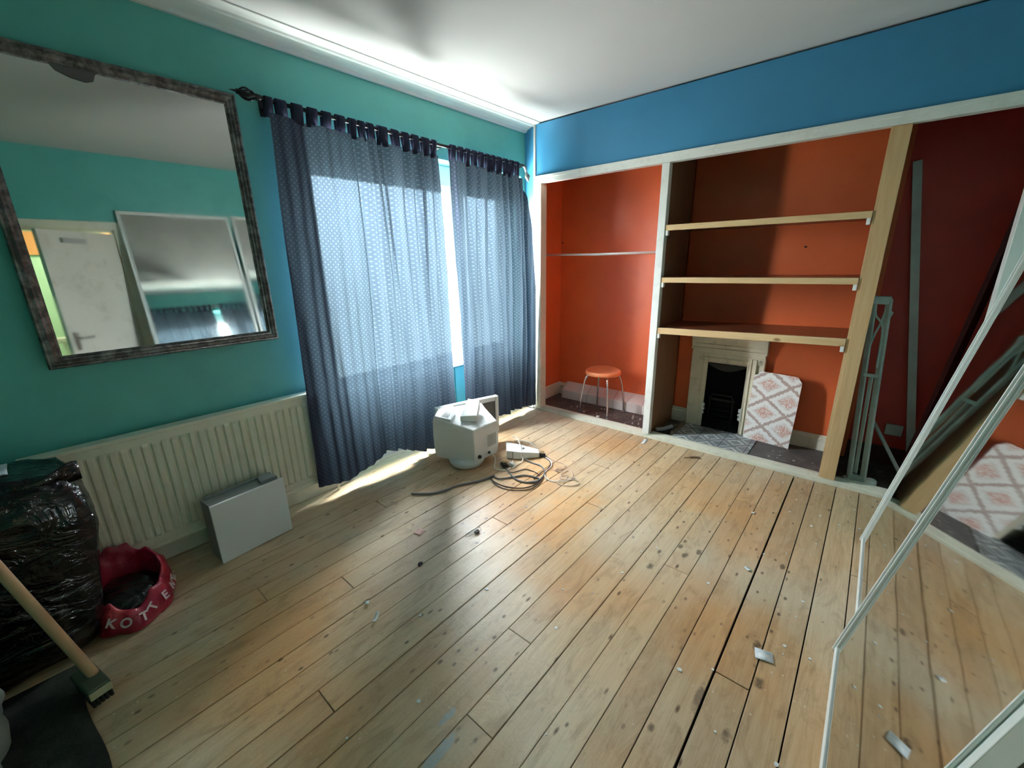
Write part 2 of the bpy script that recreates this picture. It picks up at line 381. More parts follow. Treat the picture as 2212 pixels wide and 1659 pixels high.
struct(mb.build('trim_bottom_track', M_gloss, bevel=0.002), 'cream grooved bottom track of the wardrobe', 'trim')

# window: frame, three sashes, panes
wf = MB()
y0, y1 = 0.18, 0.235; zb, zt = 0.60, 2.20
wf.box((WX0, 0.16, 2.10), (WX1, 0.30, WT)); wf.box((WX0, 0.16, 0.60), (WX1, 0.30, 0.645)); wf.box((WX0-0.0, 0.09, 0.598), (WX1, 0.16, 0.622))
for x in (WX0, WX1-0.05): wf.box((x, 0.16, 0.60), (x+0.05, 0.30, 2.2))
for x in (-0.70,): wf.box((x-0.035, 0.17, 0.60), (x+0.035, 0.27, 2.2))
win = struct(wf.build('window_1', M_white, bevel=0.003), 'white framed window behind the curtains', 'window')
lights_x = ((WX0+0.05, -0.735), (-0.665, WX1-0.05))
kg = NT('thin_window_glass'); kg.n.remove(kg.b)
tr = kg.n.new('ShaderNodeBsdfTransparent'); gl = kg.n.new('ShaderNodeBsdfGlossy'); gl.inputs['Roughness'].default_value = 0.02; mx = kg.n.new('ShaderNodeMixShader')
tr.inputs[0].default_value = (0.93, 0.95, 0.95, 1); mx.inputs[0].default_value = 0.07
kg.l.new(tr.outputs[0], mx.inputs[1]); kg.l.new(gl.outputs[0], mx.inputs[2]); kg.l.new(mx.outputs[0], kg.n['Material Output'].inputs[0])
for a, b in lights_x:
    s_ = MB()
    for z0, z1, yy in ((0.645, 2.10, 0.185),):
        s_.box((a, yy, z0), (a+0.04, yy+0.035, z1)); s_.box((b-0.04, yy, z0), (b, yy+0.035, z1))
        s_.box((a+0.04, yy, z0), (b-0.04, yy+0.035, z0+(0.065 if z0 < 1 else 0.04))); s_.box((a+0.04, yy, z1-0.045), (b-0.04, yy+0.035, z1))
    sash = s_.build('window_sash', M_white, win, bevel=0.003)
    for z0, z1, yy in ((0.70, 2.065, 0.20),):
        MB().box((a+0.035, yy, z0), (b-0.035, yy+0.004, z1)).build('window_pane', kg.m, sash)
    MB().box(((a+b)/2-0.035, 0.165, 0.665), ((a+b)/2+0.035, 0.186, 0.685)).build('sash_lift', plain('grey_metal_lift', (0.35, 0.33, 0.3), 0.4, metal=0.6), sash)

# door, door frame and the hallway seen through the door (in the wall mirror)
mb = MB()
for x0, x1 in ((DX0-0.075, DX0), (DX1, DX1+0.075)): mb.box((x0, BACK, 0), (x1, BACK+0.02, DH+0.075))
mb.box((DX0, BACK, DH), (DX1, BACK+0.02, DH+0.075))
mb.box((DX0, BACK-0.12, 0), (DX0+0.02, BACK, DH)); mb.box((DX1-0.02, BACK-0.12, 0), (DX1, BACK, DH)); mb.box((DX0, BACK-0.12, DH-0.02), (DX1, BACK, DH))
struct(mb.build('trim_door_frame', M_gloss, bevel=0.003), 'cream door frame', 'door frame')
M_door = paint('worn_white_door_paint', (0.70, 0.68, 0.60), 0.08, 0.45, 0.4, 2.5, 0.05, dirt=(0.35, 0.30, 0.22), dirt_amt=0.4)
ang = R(180-36); hinge = Vector((DX1-0.012, BACK+0.022, 0))
Md = Matrix.Translation(hinge) @ Matrix.Rotation(ang, 4, 'Z')
DW = 0.665
door = struct(MB().box((0, 0, 0.008), (DW, 0.038, 1.935), Md).build('door_1', M_door, bevel=0.003), 'worn white flush door standing ajar', 'door')
h_ = MB(); h_.box((DW-0.075, -0.008, 0.89), (DW-0.035, 0.0, 1.05), Md); h_.tube([Md @ Vector(p) for p in ((DW-0.055, 0, 1.0), (DW-0.055, -0.05, 1.0), (DW-0.075, -0.055, 1.0), (DW-0.165, -0.05, 0.995))], 0.009)
h_.build('door_handle', plain('brushed_steel', (0.45, 0.43, 0.40), 0.3, metal=0.9), door)
MB().box((0.30, -0.03, 1.83), (0.50, 0.0, 1.87), Md).build('door_closer', plain('closer_grey', (0.4, 0.4, 0.38), 0.5), door)
M_hall = paint('pale_green_hall_paint', (0.42, 0.62, 0.42), 0.05, 0.7)
struct(MB().box((-4.6, -4.72, -0.05), (-1.6, -4.62, 1.82)).box((-4.6, -4.72, 1.82), (-1.6, -4.60, 2.7), mi=1).build('wall_hallway', mats=[M_hall, paint('hall_orange_paint', (0.62, 0.28, 0.10), 0.05, 0.7)]), 'hallway wall, green below and orange above', 'wall')
struct(MB().box((-1.7, -4.65, -0.05), (-1.6, BACK-0.12, 2.7)).build('wall_hallway_right', M_hall), 'right wall of the hallway', 'wall')
struct(MB().box((-4.7, -4.65, -0.05), (-4.6, BACK-0.12, 2.7)).build('wall_hallway_left', M_hall), 'left wall of the hallway', 'wall')
struct(MB().box((-4.7, BACK-0.11, -0.05), (REAR-0.1, BACK, 2.7)).build('wall_hallway_front', M_hall), 'hallway wall beside the bedroom', 'wall')
struct(MB().box((-4.7, -4.7, 2.673), (-1.6, BACK-0.1, 2.72)).build('ceiling_hallway', M_ceil), 'hallway ceiling', 'ceiling')
struct(MB().box((-4.7, -4.7, -0.06), (-1.6, BACK-0.05, -0.02)).build('floor_hallway', M_dust), 'hallway floor', 'floor')
ban = thing('banister', 'cream stair banister in the hallway, seen through the door in the wall mirror', 'banister', (-3.4, -4.25, -0.02))
MB().box((-4.3, -4.28, 0.86), (-2.9, -4.21, 0.92)).build('handrail', M_gloss, ban, bevel=0.01)
MB().box((-4.3, -4.27, 0.0), (-2.9, -4.22, 0.06)).build('base_rail', M_gloss, ban)
for i in range(11): MB().box((-4.22+i*0.125, -4.26, 0.05), (-4.19+i*0.125, -4.23, 0.87)).build('spindle', M_gloss, ban)
MB().box((-2.93, -4.30, -0.02), (-2.84, -4.21, 1.05)).build('newel_post', M_gloss, ban, bevel=0.006)
adopt(ban)

# ================================================================= WARDROBE FITTINGS
d = thing('wardrobe_divider', 'tall brown board with a white front edge dividing the wardrobe beside the fireplace', 'wardrobe panel', (0.25, -1.34, 0))
MB().box((0.047, -1.362, 0.0), (0.56, -1.335, 2.672)).build('panel', M_chip, d)
MB().box((-0.012, -1.366, 0.027), (0.047, -1.308, 2.177)).build('front_edge', M_white, d, bevel=0.003)['label'] = 'white painted front edge strip'
MB().box((0.05, -1.335, 0.0), (0.60, -1.329, 2.672)).build('painted_face', M_orange, d)['label'] = 'orange painted left face'
adopt(d)
p = thing('timber_post', 'tall bare pine post standing at the right end of the shelves', 'post', (0.05, -2.63, 0))
MB().box((0.0, -2.675, 0.027), (0.05, -2.60, 2.177)).build('post', M_pine, p, bevel=0.002)
MB().box((0.004, -2.60, 0.027), (0.045, -2.585, 2.177)).build('edge_strip', M_pine, p, bevel=0.0015)
MB().box((0.05, -2.668, 0.0), (0.555, -2.645, 2.672)).build('side_panel', M_chip, p)
adopt(p)
M_slot_dark = plain('dark_plug_brown', (0.06, 0.02, 0.01), 0.7)
M_clip = plain('white_plastic', (0.78, 0.78, 0.76), 0.35)
def shelf(zl, zr, th, label):
    s = thing('wooden_shelf', label, 'shelf', (0.0, -1.98, zl), 'shelves above the fireplace')
    ya, yb = -1.366, -2.583
    def slab(x0, x1, t0, t1):
        q = MB(); vs = []
        for x in (x0, x1):
            for (y, z) in ((ya, zl), (yb, zr)):
                vs += [(x, y, z-t0), (x, y, z-t1)]
        return q.add(vs, [(0,1,3,2), (4,6,7,5), (0,2,6,4), (1,5,7,3), (0,4,5,1), (2,3,7,6)])
    slab(0.018, 0.515, 0.0, th*0.6).build('board', M_stain, s)
    slab(-0.004, 0.020, 0.0, th).build('front_lipping', M_pine_y, s, bevel=0.002)['label'] = 'pale pine front edge'
    for y, zz in ((yb+0.012, zr), (ya-0.012, zl)):
        b = MB(); b.box((-0.004, y-0.010, zz-th-0.036), (0.03, y+0.010, zz-th)); b.build('bracket', M_clip, s, bevel=0.002)
    adopt(s)
shelf(1.745, 1.746, 0.040, 'pine edged shelf, topmost of the three in the wardrobe')
shelf(1.358, 1.368, 0.040, 'pine edged shelf, middle one of the three in the wardrobe')
shelf(0.962, 0.994, 0.050, 'pine edged shelf directly above the cream fireplace, with a red-brown top')
r_ = thing('clothes_rail', 'thin white clothes rail across the left wardrobe bay', 'clothes rail', (0.3, -0.6, 1.553))
MB().tube([(0.3, -0.013, 1.556), (0.3, -0.6, 1.548), (0.3, -1.329, 1.556)], 0.011, 12).build('rail', M_clip, r_)
for y in (-0.018, -1.323): MB().lathe([(0.0, -0.005), (0.024, -0.005), (0.024, 0.005), (0.0, 0.005)], (0.3, y, 1.556), 20, Matrix.Rotation(R(90), 4, 'X')).build('rail_socket', M_clip, r_)
adopt(r_)

# ---- fireplace
M_cream = paint('cream_fireplace_paint', (0.76, 0.69, 0.54), 0.05, 0.45, 0.4, 5, 0.06, dirt=(0.32, 0.24, 0.15), dirt_amt=0.5)
M_iron = plain('sooty_cast_iron', (0.012, 0.012, 0.013), 0.45, 0.4, 0.3)
fp = thing('fireplace', 'small cream cast-iron fireplace with a black grate under the lowest shelf', 'fireplace', (0.53, -1.79, 0))
YL, YR = -1.505, -2.085; XF = 0.505
mb = MB()
mb.box((XF+0.006, YL, 0.0), (0.56, YL-0.14, 0.70)); mb.box((XF+0.006, YR, 0.0), (0.56, -1.955, 0.70)); mb.box((XF+0.006, -1.645, 0.615), (0.56, -1.955, 0.70))
sur = mb.build('surround', M_cream, fp, bevel=0.004)
mb = MB()  # frieze and flared cornice
mb.box((XF, YL-0.004, 0.70), (0.56, YR+0.004, 0.725)); mb.box((XF-0.012, YL+0.006, 0.725), (0.56, YR-0.006, 0.745))
mb.prism([(XF-0.002, 0.745), (XF-0.03, 0.86), (XF-0.03, 0.895), (0.56, 0.895), (0.56, 0.745)], 1, YL+0.006, YR-0.006)
for z in (0.775,): mb.box((XF-0.016, YL-0.03, z), (XF+0.01, YR+0.03, z+0.008))
# prism uses (x, z) with y extruded
mb.build('mantel', M_cream, fp, bevel=0.003)
mb = MB()
for y in (YR+0.108, YR+0.072): mb.box((XF-0.012, y, 0.0), (XF+0.01, y-0.014, 0.685))
mb.box((XF-0.004, YR+0.094, 0.0), (XF+0.01, YR+0.072, 0.685))
mb.build('pilaster_moulding', M_cream, fp, bevel=0.003)
mb = MB(); mb.box((XF-0.002, -1.60, 0.655), (XF+0.01, -1.99, 0.663)); mb.box((XF-0.002, -1.60, 0.12), (XF+0.01, -1.61, 0.663)); mb.build('frame_bead', M_cream, fp, bevel=0.002)
mb = MB()  # corner block ornament
for a in range(8):
    t = a*math.pi/4; mb.tube([(XF-0.004, -2.045+0.006*math.cos(t), 0.66+0.006*math.sin(t)), (XF-0.004, -2.045+0.022*math.cos(t), 0.66+0.022*math.sin(t))], 0.0035, 6)
mb.lathe([(0.0, 0.01), (0.008, 0.006), (0.01, 0.0)], (XF+0.003, -2.045, 0.66), 12, Matrix.Rotation(R(-90), 4, 'Y')); mb.build('corner_rosette', M_cream, fp)
mb = MB()
mb.box((0.559, -1.645, 0.0), (0.5595, -1.955, 0.615))
for (a, b) in (((XF+0.02, -1.645, 0), (0.559, -1.652, 0.615)), ((XF+0.02, -1.948, 0), (0.559, -1.955, 0.615)), ((XF+0.02, -1.645, 0.605), (0.559, -1.955, 0.615))): mb.box(a, b)
mb.build('fire_opening', M_black, fp)
hood = MB(); arc = [( -1.655-0.29*i/14, 0.60-0.05*math.sin(math.pi*i/14)) for i in range(15)]
poly = [(-1.652, 0.614)] + [(y, z) for y, z in arc] + [(-1.948, 0.614)]
hood.prism(poly, 0, XF-0.004, XF+0.03); hood.build('hood', plain('hood_iron', (0.03, 0.031, 0.033), 0.35, metal=0.5), fp, bevel=0.003)
g = MB()
g.tube([(XF-0.005, -1.70, 0.03), (XF-0.005, -1.70, 0.30), (XF-0.005, -1.72, 0.34), (XF-0.005, -1.87, 0.34), (XF-0.005, -1.89, 0.30), (XF-0.005, -1.89, 0.03)], 0.008, 8)
for z in (0.10, 0.15, 0.20, 0.25): g.tube([(XF+0.002, -1.70, z), (XF-0.02, -1.795, z), (XF+0.002, -1.89, z)], 0.005, 6)
g.box((XF, -1.69, 0.28), (XF+0.012, -1.90, 0.30))
g.build('grate', plain('grate_iron', (0.014, 0.0145, 0.015), 0.4, metal=0.5), fp)
for y0_, s in ((-1.648, 1), (-1.955, -1)):
    g = MB()
    g.box((XF-0.014, y0_, 0.13), (XF+0.004, y0_+0.012*s, 0.25)); g.box((XF-0.016, y0_-0.012*s, 0.14), (XF, y0_+0.006*s, 0.165)); g.box((XF-0.016, y0_-0.014*s, 0.21), (XF, y0_+0.006*s, 0.24))
    g.tube([(XF-0.018, y0_-0.005*s, 0.188), (XF, y0_-0.005*s, 0.188)], 0.012, 10)
    g.build('hinge_lug', M_white, fp)
ash = MB(); n = 14
for i in range(n):
    for j in range(n): ash.v.append((XF-0.03+0.085*i/(n-1), -1.65-0.3*j/(n-1), 0.012+0.05*(i/(n-1))+0.02*noise.noise(Vector((i*.7, j*.5, 3)))))
for i in range(n-1):
    for j in range(n-1): ash.f.append([i*n+j, (i+1)*n+j, (i+1)*n+j+1, i*n+j+1]); ash.sm.append(False); ash.mi.append(0)
ash.build('ash_heap', plain('soot', (0.01, 0.009, 0.009), 0.95), fp)
adopt(fp)

# hearth with patterned tiles
k = NT('grey_hearth_tiles', 0.42, 0.45)
X, Y, Z = k.sep(k.map())
def frac(v): return k.math('FRACT', v)
def tri(v): return k.math('ABSOLUTE', k.math('SUBTRACT', frac(v), 0.5))
tile = 0.19
u = k.math('DIVIDE', X, tile); v_ = k.math('DIVIDE', Y, tile)
dd = k.math('ADD', tri(u), tri(v_))
line = k.math('LESS_THAN', k.math('ABSOLUTE', k.math('SUBTRACT', dd, 0.30)), 0.055)
line2 = k.math('LESS_THAN', k.math('ABSOLUTE', k.math('SUBTRACT', dd, 0.62)), 0.03)
grout = k.math('GREATER_THAN', k.math('MAXIMUM', tri(u), tri(v_)), 0.485)
base = k.mix(k.noise(k.map(), 12, 5), lin(122, 130, 136), lin(158, 164, 168))
c_ = k.mix(k.math('MULTIPLY', k.math('MAXIMUM', line, line2), 0.9), base, lin(228, 230, 226)); c_ = k.mix(grout, c_, lin(70, 70, 72))
c_ = k.mix(k.math('MULTIPLY', k.ramp(k.noise(k.map(), 6, 5), [(0.45, 0), (0.65, 1)]), 0.4), c_, lin(80, 70, 62)); k.color(c_)
hearth = MB().box((0.10, -2.12, 0.0), (0.500, -1.53, 0.018)).build('hearth', k.m, bevel=0.003)
tag(hearth, 'grey tiled hearth with pale diamond lines in front of the fireplace', 'hearth')
ht = MB().box((0.10, -2.583, 0.0), (0.538, -2.125, 0.012)).build('hearth_slab', paint('dark_mottled_slab', (0.10, 0.092, 0.09), 0.3, 0.5, 0.4, 5, 0.2, dirt=(0.25, 0.22, 0.2), dirt_amt=0.5))  # darker area beside the tiles, with paler mottling
tag(ht, 'dark mottled slab right of the tiled hearth', 'hearth slab')
hr = MB().prism([(0.13, 0.0), (0.44, 0.0), (0.46, 0.04), (0.30, 0.055), (0.14, 0.045)], 1, -1.50, -1.53).build('hearth_kerb', plain('brown_kerb', (0.17, 0.13, 0.09), 0.6), bevel=0.006)
tag(hr, 'low brown kerb at the left edge of the hearth', 'hearth kerb')
ho = thing('hose', 'short grey hose lying on the dark floor left of the hearth', 'hose', (0.2, -1.45, 0.0))
MB().tube(spline([(0.13, -1.375, 0.03), (0.17, -1.42, 0.03), (0.20, -1.46, 0.045), (0.225, -1.49, 0.06)]), 0.019, 12).build('tube', plain('grey_hose', (0.33, 0.33, 0.34), 0.5), ho)
MB().tube(spline([(0.225, -1.49, 0.062), (0.24, -1.505, 0.072), (0.25, -1.52, 0.078)]), [0.026]*16+[0.02], 12).build('nozzle', plain('dark_nozzle', (0.05, 0.045, 0.03), 0.6), ho)
adopt(ho)

# ---- wallpapered board leaning beside the fireplace
k = NT('damask_wallpaper', 0.6, 0.3)
X, Y, Z = k.sep(k.tc.outputs['Object'])   # local: x across, z up
a_ = 0.31; b_ = 0.235
u = k.math('DIVIDE', k.math('ADD', X, 0.035), a_); v_ = k.math('DIVIDE', k.math('ADD', Z, 0.10), b_)
wob = k.math('MULTIPLY', k.math('SUBTRACT', k.noise(k.tc.outputs['Object'], 75, 2), 0.5), 0.20)
dd = k.math('ADD', k.math('ADD', tri(u), tri(v_)), wob)          # 0 at cell centre .. 1 at corner ; diamonds meet at 0.5
dis = k.math('ABSOLUTE', k.math('SUBTRACT', dd, 0.5))
lat = k.ramp(dis, [(0.045, 1.0), (0.075, 0.0)])
ce = k.math('MINIMUM', dd, k.math('SUBTRACT', 1.0, dd))
flow = k.ramp(ce, [(0.20, 1.0), (0.24, 0.0)])
leaf = k.ramp(k.noise(k.tc.outputs['Object'], 95, 3, 0.6, 1.5), [(0.44, 0.0), (0.52, 1.0)])
PW, PB, PP = lin(232, 228, 226), lin(176, 150, 142), lin(206, 150, 134)
c_ = k.mix(k.math('MULTIPLY', lat, 0.9), PW, PB)
ring = k.ramp(ce, [(0.24, 1.0), (0.32, 0.0)])
c_ = k.mix(k.math('MULTIPLY', k.math('MULTIPLY', ring, k.math('SUBTRACT', 1.0, flow)), k.math('MULTIPLY', leaf, 0.6)), c_, PB)
c_ = k.mix(k.math('MULTIPLY', flow, leaf), c_, PP); k.color(c_)
wp = thing('wallpapered_board', 'board covered in pink and white damask wallpaper leaning right of the fireplace', 'board', (0.455, -2.185, 0.012))
P0 = Vector((0.450, -2.012, 0.018)); P1 = Vector((0.422, -2.345, 0.013)); T0 = Vector((0.486, -2.018, 0.565))
ux = (P1-P0).normalized(); uz = (T0-P0); uz = (uz-ux*uz.dot(ux)).normalized(); uy = uz.cross(ux)
Mw = Matrix((ux, uy, uz)).transposed().to_4x4(); Mw.translation = P0
Wd, Hd = 0.337, 0.585
out = [(0.0, 0.0), (Wd, 0.0), (Wd+0.004, Hd*0.5), (Wd+0.002, Hd-0.045), (Wd-0.018, Hd-0.02), (Wd-0.032, Hd), (0.048, Hd+0.003), (0.034, Hd-0.012), (0.03, Hd-0.028), (0.004, Hd-0.035), (-0.003, Hd*0.4)]
q = MB().prism(out, 1, -0.005, 0.0).build('wallpaper_face', k.m, wp); q.matrix_world = Mw
q2 = MB().prism([(x*0.992+0.001, z*0.994+0.001) for x, z in out], 1, 0.0, 0.012).build('backing_board', plain('hardboard_brown', (0.16, 0.09, 0.05), 0.7), wp); q2.matrix_world = Mw
bpy.context.view_layer.update()
for ch in (q, q2): ch.matrix_parent_inverse = Matrix.Translation(wp.location).inverted()

# ---- left bay: slab and stool
k = NT('pinkish_white_slab', 0.6, 0.3)
v = k.map(); X, Y, Z = k.sep(v)
seam = k.math('LESS_THAN', k.math('ABSOLUTE', k.math('SUBTRACT', k.math('FRACT', k.math('DIVIDE', Y, 0.31)), 0.5)), 0.012)
k.color(k.mix(k.math('MULTIPLY', seam, 0.6), k.mix(k.noise(v, 8, 5), (0.58, 0.50, 0.47), (0.72, 0.66, 0.63)), (0.25, 0.18, 0.16)))
sl = thing('foam_slab', 'long pale slab with seams lying against the skirting behind the orange stool', 'slab', (0.5, -0.72, 0))
Ms = Matrix.Translation((0.455, 0, 0.0)) @ Matrix.Rotation(R(-12), 4, 'Y')
q = MB(); q.prism([(0.0, 0.0), (0.105, 0.0), (0.128, 0.165), (0.118, 0.172), (0.004, 0.098)], 1, -0.14, -1.325); 
q.v = [tuple(Vector(p) + Vector((0.452+0.02*(-p[1]-0.14), 0, 0))) for p in q.v]
q.build('slab_body', k.m, sl, bevel=0.006)
adopt(sl)
M_chrome = plain('satin_chrome', (0.62, 0.62, 0.62), 0.25, metal=0.95)
st = thing('stool', 'round orange stool on four bent chrome legs in the left wardrobe bay', 'stool', (0.305, -0.735, 0))
sx, sy = 0.305, -0.735
prof = [(0.0, 0.432), (0.08, 0.431), (0.14, 0.434), (0.158, 0.446), (0.168, 0.446), (0.174, 0.440), (0.172, 0.412), (0.160, 0.404), (0.10, 0.402), (0.0, 0.402)]
nq = 40; q = MB(); vs = []
for r0, z0 in prof:
    for i in range(nq):
        t = 2*math.pi*i/nq; vs.append((sx+r0*math.cos(t), sy+r0*math.sin(t), z0+0.10*(r0**2)*math.cos(2*(t-0.5))*1.6))
q.add(vs, [(i*nq+j, i*nq+(j+1) % nq, (i+1)*nq+(j+1) % nq, (i+1)*nq+j) for i in range(len(prof)-1) for j in range(nq)], True)
ko = NT('orange_plastic', 0.4, 0.45); ko.color((0.88, 0.30, 0.13)); q.build('seat', ko.m, st)
for fx, fy in ((0.195, -0.548), (0.150, -0.880), (0.455, -0.905), (0.452, -0.600)):
    dx, dy = fx-sx, fy-sy
    pts = spline([(sx+dx*0.25, sy+dy*0.25, 0.398), (sx+dx*0.60, sy+dy*0.60, 0.392), (sx+dx*0.80, sy+dy*0.80, 0.345), (sx+dx*0.94, sy+dy*0.94, 0.18), (sx+dx, sy+dy, 0.012)], 6)
    lg = MB().tube(pts, 0.0095, 10).build('leg', M_chrome, st)
    MB().lathe([(0, 0.0), (0.014, 0.0), (0.013, 0.018), (0.0, 0.02)], (fx, fy, 0.0), 12).build('foot_cap', plain('grey_rubber', (0.2, 0.2, 0.2), 0.6), lg)
adopt(st)

# ---- right bay contents
M_plank = paint('greyish_white_paint', (0.60, 0.61, 0.61), 0.15, 0.6, 0.3, 6)
pk = MB().beam((0.52, -3.075, 0.012), (0.577, -2.735, 2.07), 0.046, 0.02, (1, 0, 0)).build('timber_batten', M_plank, bevel=0.002)
tag(pk, 'long greyish white batten leaning against the back wall in the right wardrobe bay', 'batten')
M_mf = paint('chalky_grey_metal', (0.50, 0.53, 0.50), 0.2, 0.5, 0.4, 9)
mf = thing('folding_frame', 'narrow grey metal folding frame standing upright right of the pine post', 'metal frame', (0.16, -2.785, 0))
yb0, yb1, yt0, yt1 = -2.748, -2.822, -2.670, -2.747
MB().beam((0.14, yb0, 0.03), (0.19, yt0-0.006, 1.235), 0.016, 0.03).build('side_rail', M_mf, mf, bevel=0.003)
MB().beam((0.14, yb1, 0.03), (0.19, yt1, 1.235), 0.022, 0.03).build('side_rail', M_mf, mf, bevel=0.003)
q = MB(); q.box((0.125, yb0+0.008, 0.002), (0.165, yb1-0.01, 0.045)); q.build('foot_cap', M_mf, mf, bevel=0.004)
q = MB(); q.box((0.175, yt0+0.004, 1.20), (0.205, yt1-0.01, 1.25)); q.tube([(0.19, -2.755, 1.17), (0.185, -2.775, 1.15), (0.185, -2.765, 1.12)], 0.006); q.build('top_cap', M_mf, mf, bevel=0.004)
MB().box((0.155, -2.705, 0.735), (0.175, -2.785, 0.755)).build('crossbar', M_mf, mf)
q = MB(); q.tube(spline([(0.17, -2.700, 0.90), (0.175, -2.712, 1.0), (0.18, -2.730, 1.08), (0.185, -2.742, 1.17)]), 0.006); q.build('brace', M_mf, mf)
q = MB(); q.tube(spline([(0.185, -2.690, 1.19), (0.18, -2.700, 1.13), (0.175, -2.745, 1.05), (0.165, -2.760, 0.8)]), 0.006); q.build('brace', M_mf, mf)
q = MB(); q.beam((0.145, -2.775, 0.06), (0.165, -2.745, 0.74), 0.010, 0.02); q.build('brace', M_mf, mf)
adopt(mf)
dw = MB().tube([(0.45, -2.79, 0.40), (0.22, -3.05, 0.012)], 0.012, 12).build('dowel', M_plank)
tag(dw, 'white pole slanting to the floor right of the metal frame', 'pole')
sb = thing('wall_socket', 'white double socket box on the back wall of the right wardrobe bay', 'socket', (0.58, -2.94, 0.27))
MB().box((0.575, -2.99, 0.235), (0.60, -2.895, 0.315)).build('socket_box', M_plank, sb, bevel=0.004)
for y in (-2.965, -2.92): MB().box((0.572, y-0.006, 0.285), (0.578, y+0.006, 0.303)).build('switch', M_plank, sb)
adopt(sb)
dk = MB().beam((0.37, -3.02, 0.004), (0.40, -3.225, 1.75), 0.075, 0.025, (0.6, 1, 0)).build('dark_plank', plain('dark_red_board', (0.10, 0.020, 0.022), 0.4))
tag(dk, 'dark red plank leaning against the end wall of the right wardrobe bay', 'plank')
cp = MB().lathe([(0, 0), (0.032, 0), (0.035, 0.012), (0.034, 0.034), (0.026, 0.042), (0, 0.042)], (0.135, -2.862, 0.0), 24).build('plastic_disc', M_clip)
tag(cp, 'round white plastic disc lying behind the bottom track in the right bay', 'disc')
cr = MB(); cr.v = []; cr2 = MB()
for i in range(12):
    a = rnd.uniform(0, 6.28); x, y = 0.135+0.02*rnd.uniform(-1, 1), -2.775+0.05*rnd.uniform(-1, 1)
    cr2.add([(x+0.02*math.cos(a+t*2.1), y+0.025*math.sin(a+t*2.1), 0.004+0.012*rnd.random()) for t in range(3)], [(0, 1, 2)])
for y, z, x in ((-2.217, 1.566, 0.56), (-0.03, 1.68, 0.6)):
    tag(MB().tube([(x+0.001, y, z), (x-0.012, y, z)], [0.008, 0.006], 12).build('wall_plug', M_slot_dark), 'dark plug in the orange wall above the middle shelf' if x < 0.58 else 'dark plug near the corner of the left bay', 'wall plug')
tag(cr2.build('plaster_crumbs', M_clip, solid=0.004), 'heap of pale plaster crumbs by the foot of the metal frame', 'debris', kind='stuff')

# ================================================================= SLIDING DOORS (mirrors) leaning on the back wall
k = NT('dusty_mirror', 0.035, 0.5, 1.0); v = k.map()
k.color(k.mix(k.ramp(k.noise(v, 3, 5), [(0.4, 0), (0.7, 1)]), (0.66, 0.68, 0.65), (0.58, 0.60, 0.57)))
k.rough(k.math('ADD', k.math('MULTIPLY', k.noise(v, 4, 5), 0.05), 0.015)); k.bump(k.noise(k.map(), 2.2, 2), 0.03, 0.02)
M_mir = k.m
M_alu = plain('white_metal_frame', (0.74, 0.77, 0.74), 0.3, metal=0.1)
def sliding_door(x0, x1, yb, lean, length, label):
    t = thing('mirrored_sliding_door', label, 'sliding door', ((x0+x1)/2, yb, 0), 'mirrored sliding doors leaning on the back wall')
    M = Matrix.Translation((0, yb, 0.003)) @ Matrix.Rotation(R(lean), 4, 'X')
    # local: x across, z along the door, +y the mirror face
    w_ = 0.030
    MB().box((x0+w_, -0.026, w_), (x1-w_, -0.008, length-w_), M).build('backing_board', plain('door_backing', (0.4, 0.33, 0.25), 0.7), t)
    MB().box((x0+w_, -0.008, w_), (x1-w_, -0.003, length-w_), M).build('mirror_glass', M_mir, t)
    for a, b in ((x0, x0+w_), (x1-w_, x1)):
        q = MB(); q.box((a, -0.03, 0), (b, 0.004, length), M); q.box((a+(0.004 if a > x0 else 0.022), 0.004, 0), (a+(0.010 if a > x0 else 0.028), 0.011, length), M)
        q.build('stile', M_alu, t, bevel=0.002)
    for a, b in ((0, w_*0.8), (length-w_, length)): MB().box((x0+w_, -0.03, a), (x1-w_, 0.003, b), M).build('end_rail', M_alu, t, bevel=0.002)
    adopt(t)
sliding_door(-2.505, -1.535, -2.792, 11.6, 2.20, 'mirrored sliding door nearest the camera, leaning with its white frame across the other')
sliding_door(-1.500, -0.622, -2.845, 10.3, 2.20, 'farther mirrored sliding door, leaning beside the right end of the wardrobe')

# ================================================================= WALL MIRROR
mr = thing('wall_mirror', 'large rectangular mirror in a worn dark frame on the teal wall', 'mirror', (-2.86, -0.03, 1.09))
Mm = Matrix.Translation((0, -0.0405, 1.09)) @ Matrix.Rotation(R(-1.0), 4, 'X')
x0, x1, L_ = -3.322, -2.397, 1.243; w_ = 0.052
k = NT('worn_pewter_frame', 0.35, 0.5, 0.35); v = k.map()
k.color(k.mix(k.ramp(k.noise(v, 22, 6, 0.7), [(0.42, 0), (0.62, 1)]), (0.075, 0.068, 0.066), (0.26, 0.24, 0.235))); k.bump(k.noise(v, 50, 4), 0.2, 0.004)
k.rough(k.math('ADD', k.math('MULTIPLY', k.noise(v, 18, 4), 0.35), 0.18)); M_fr = k.m
prf = [(0.0, 0.0), (0.0, -0.022), (0.006, -0.030), (0.012, -0.030), (0.016, -0.024), (0.026, -0.026), (0.034, -0.020), (0.040, -0.020), (0.046, -0.012), (0.052, -0.010), (0.052, 0.0)]
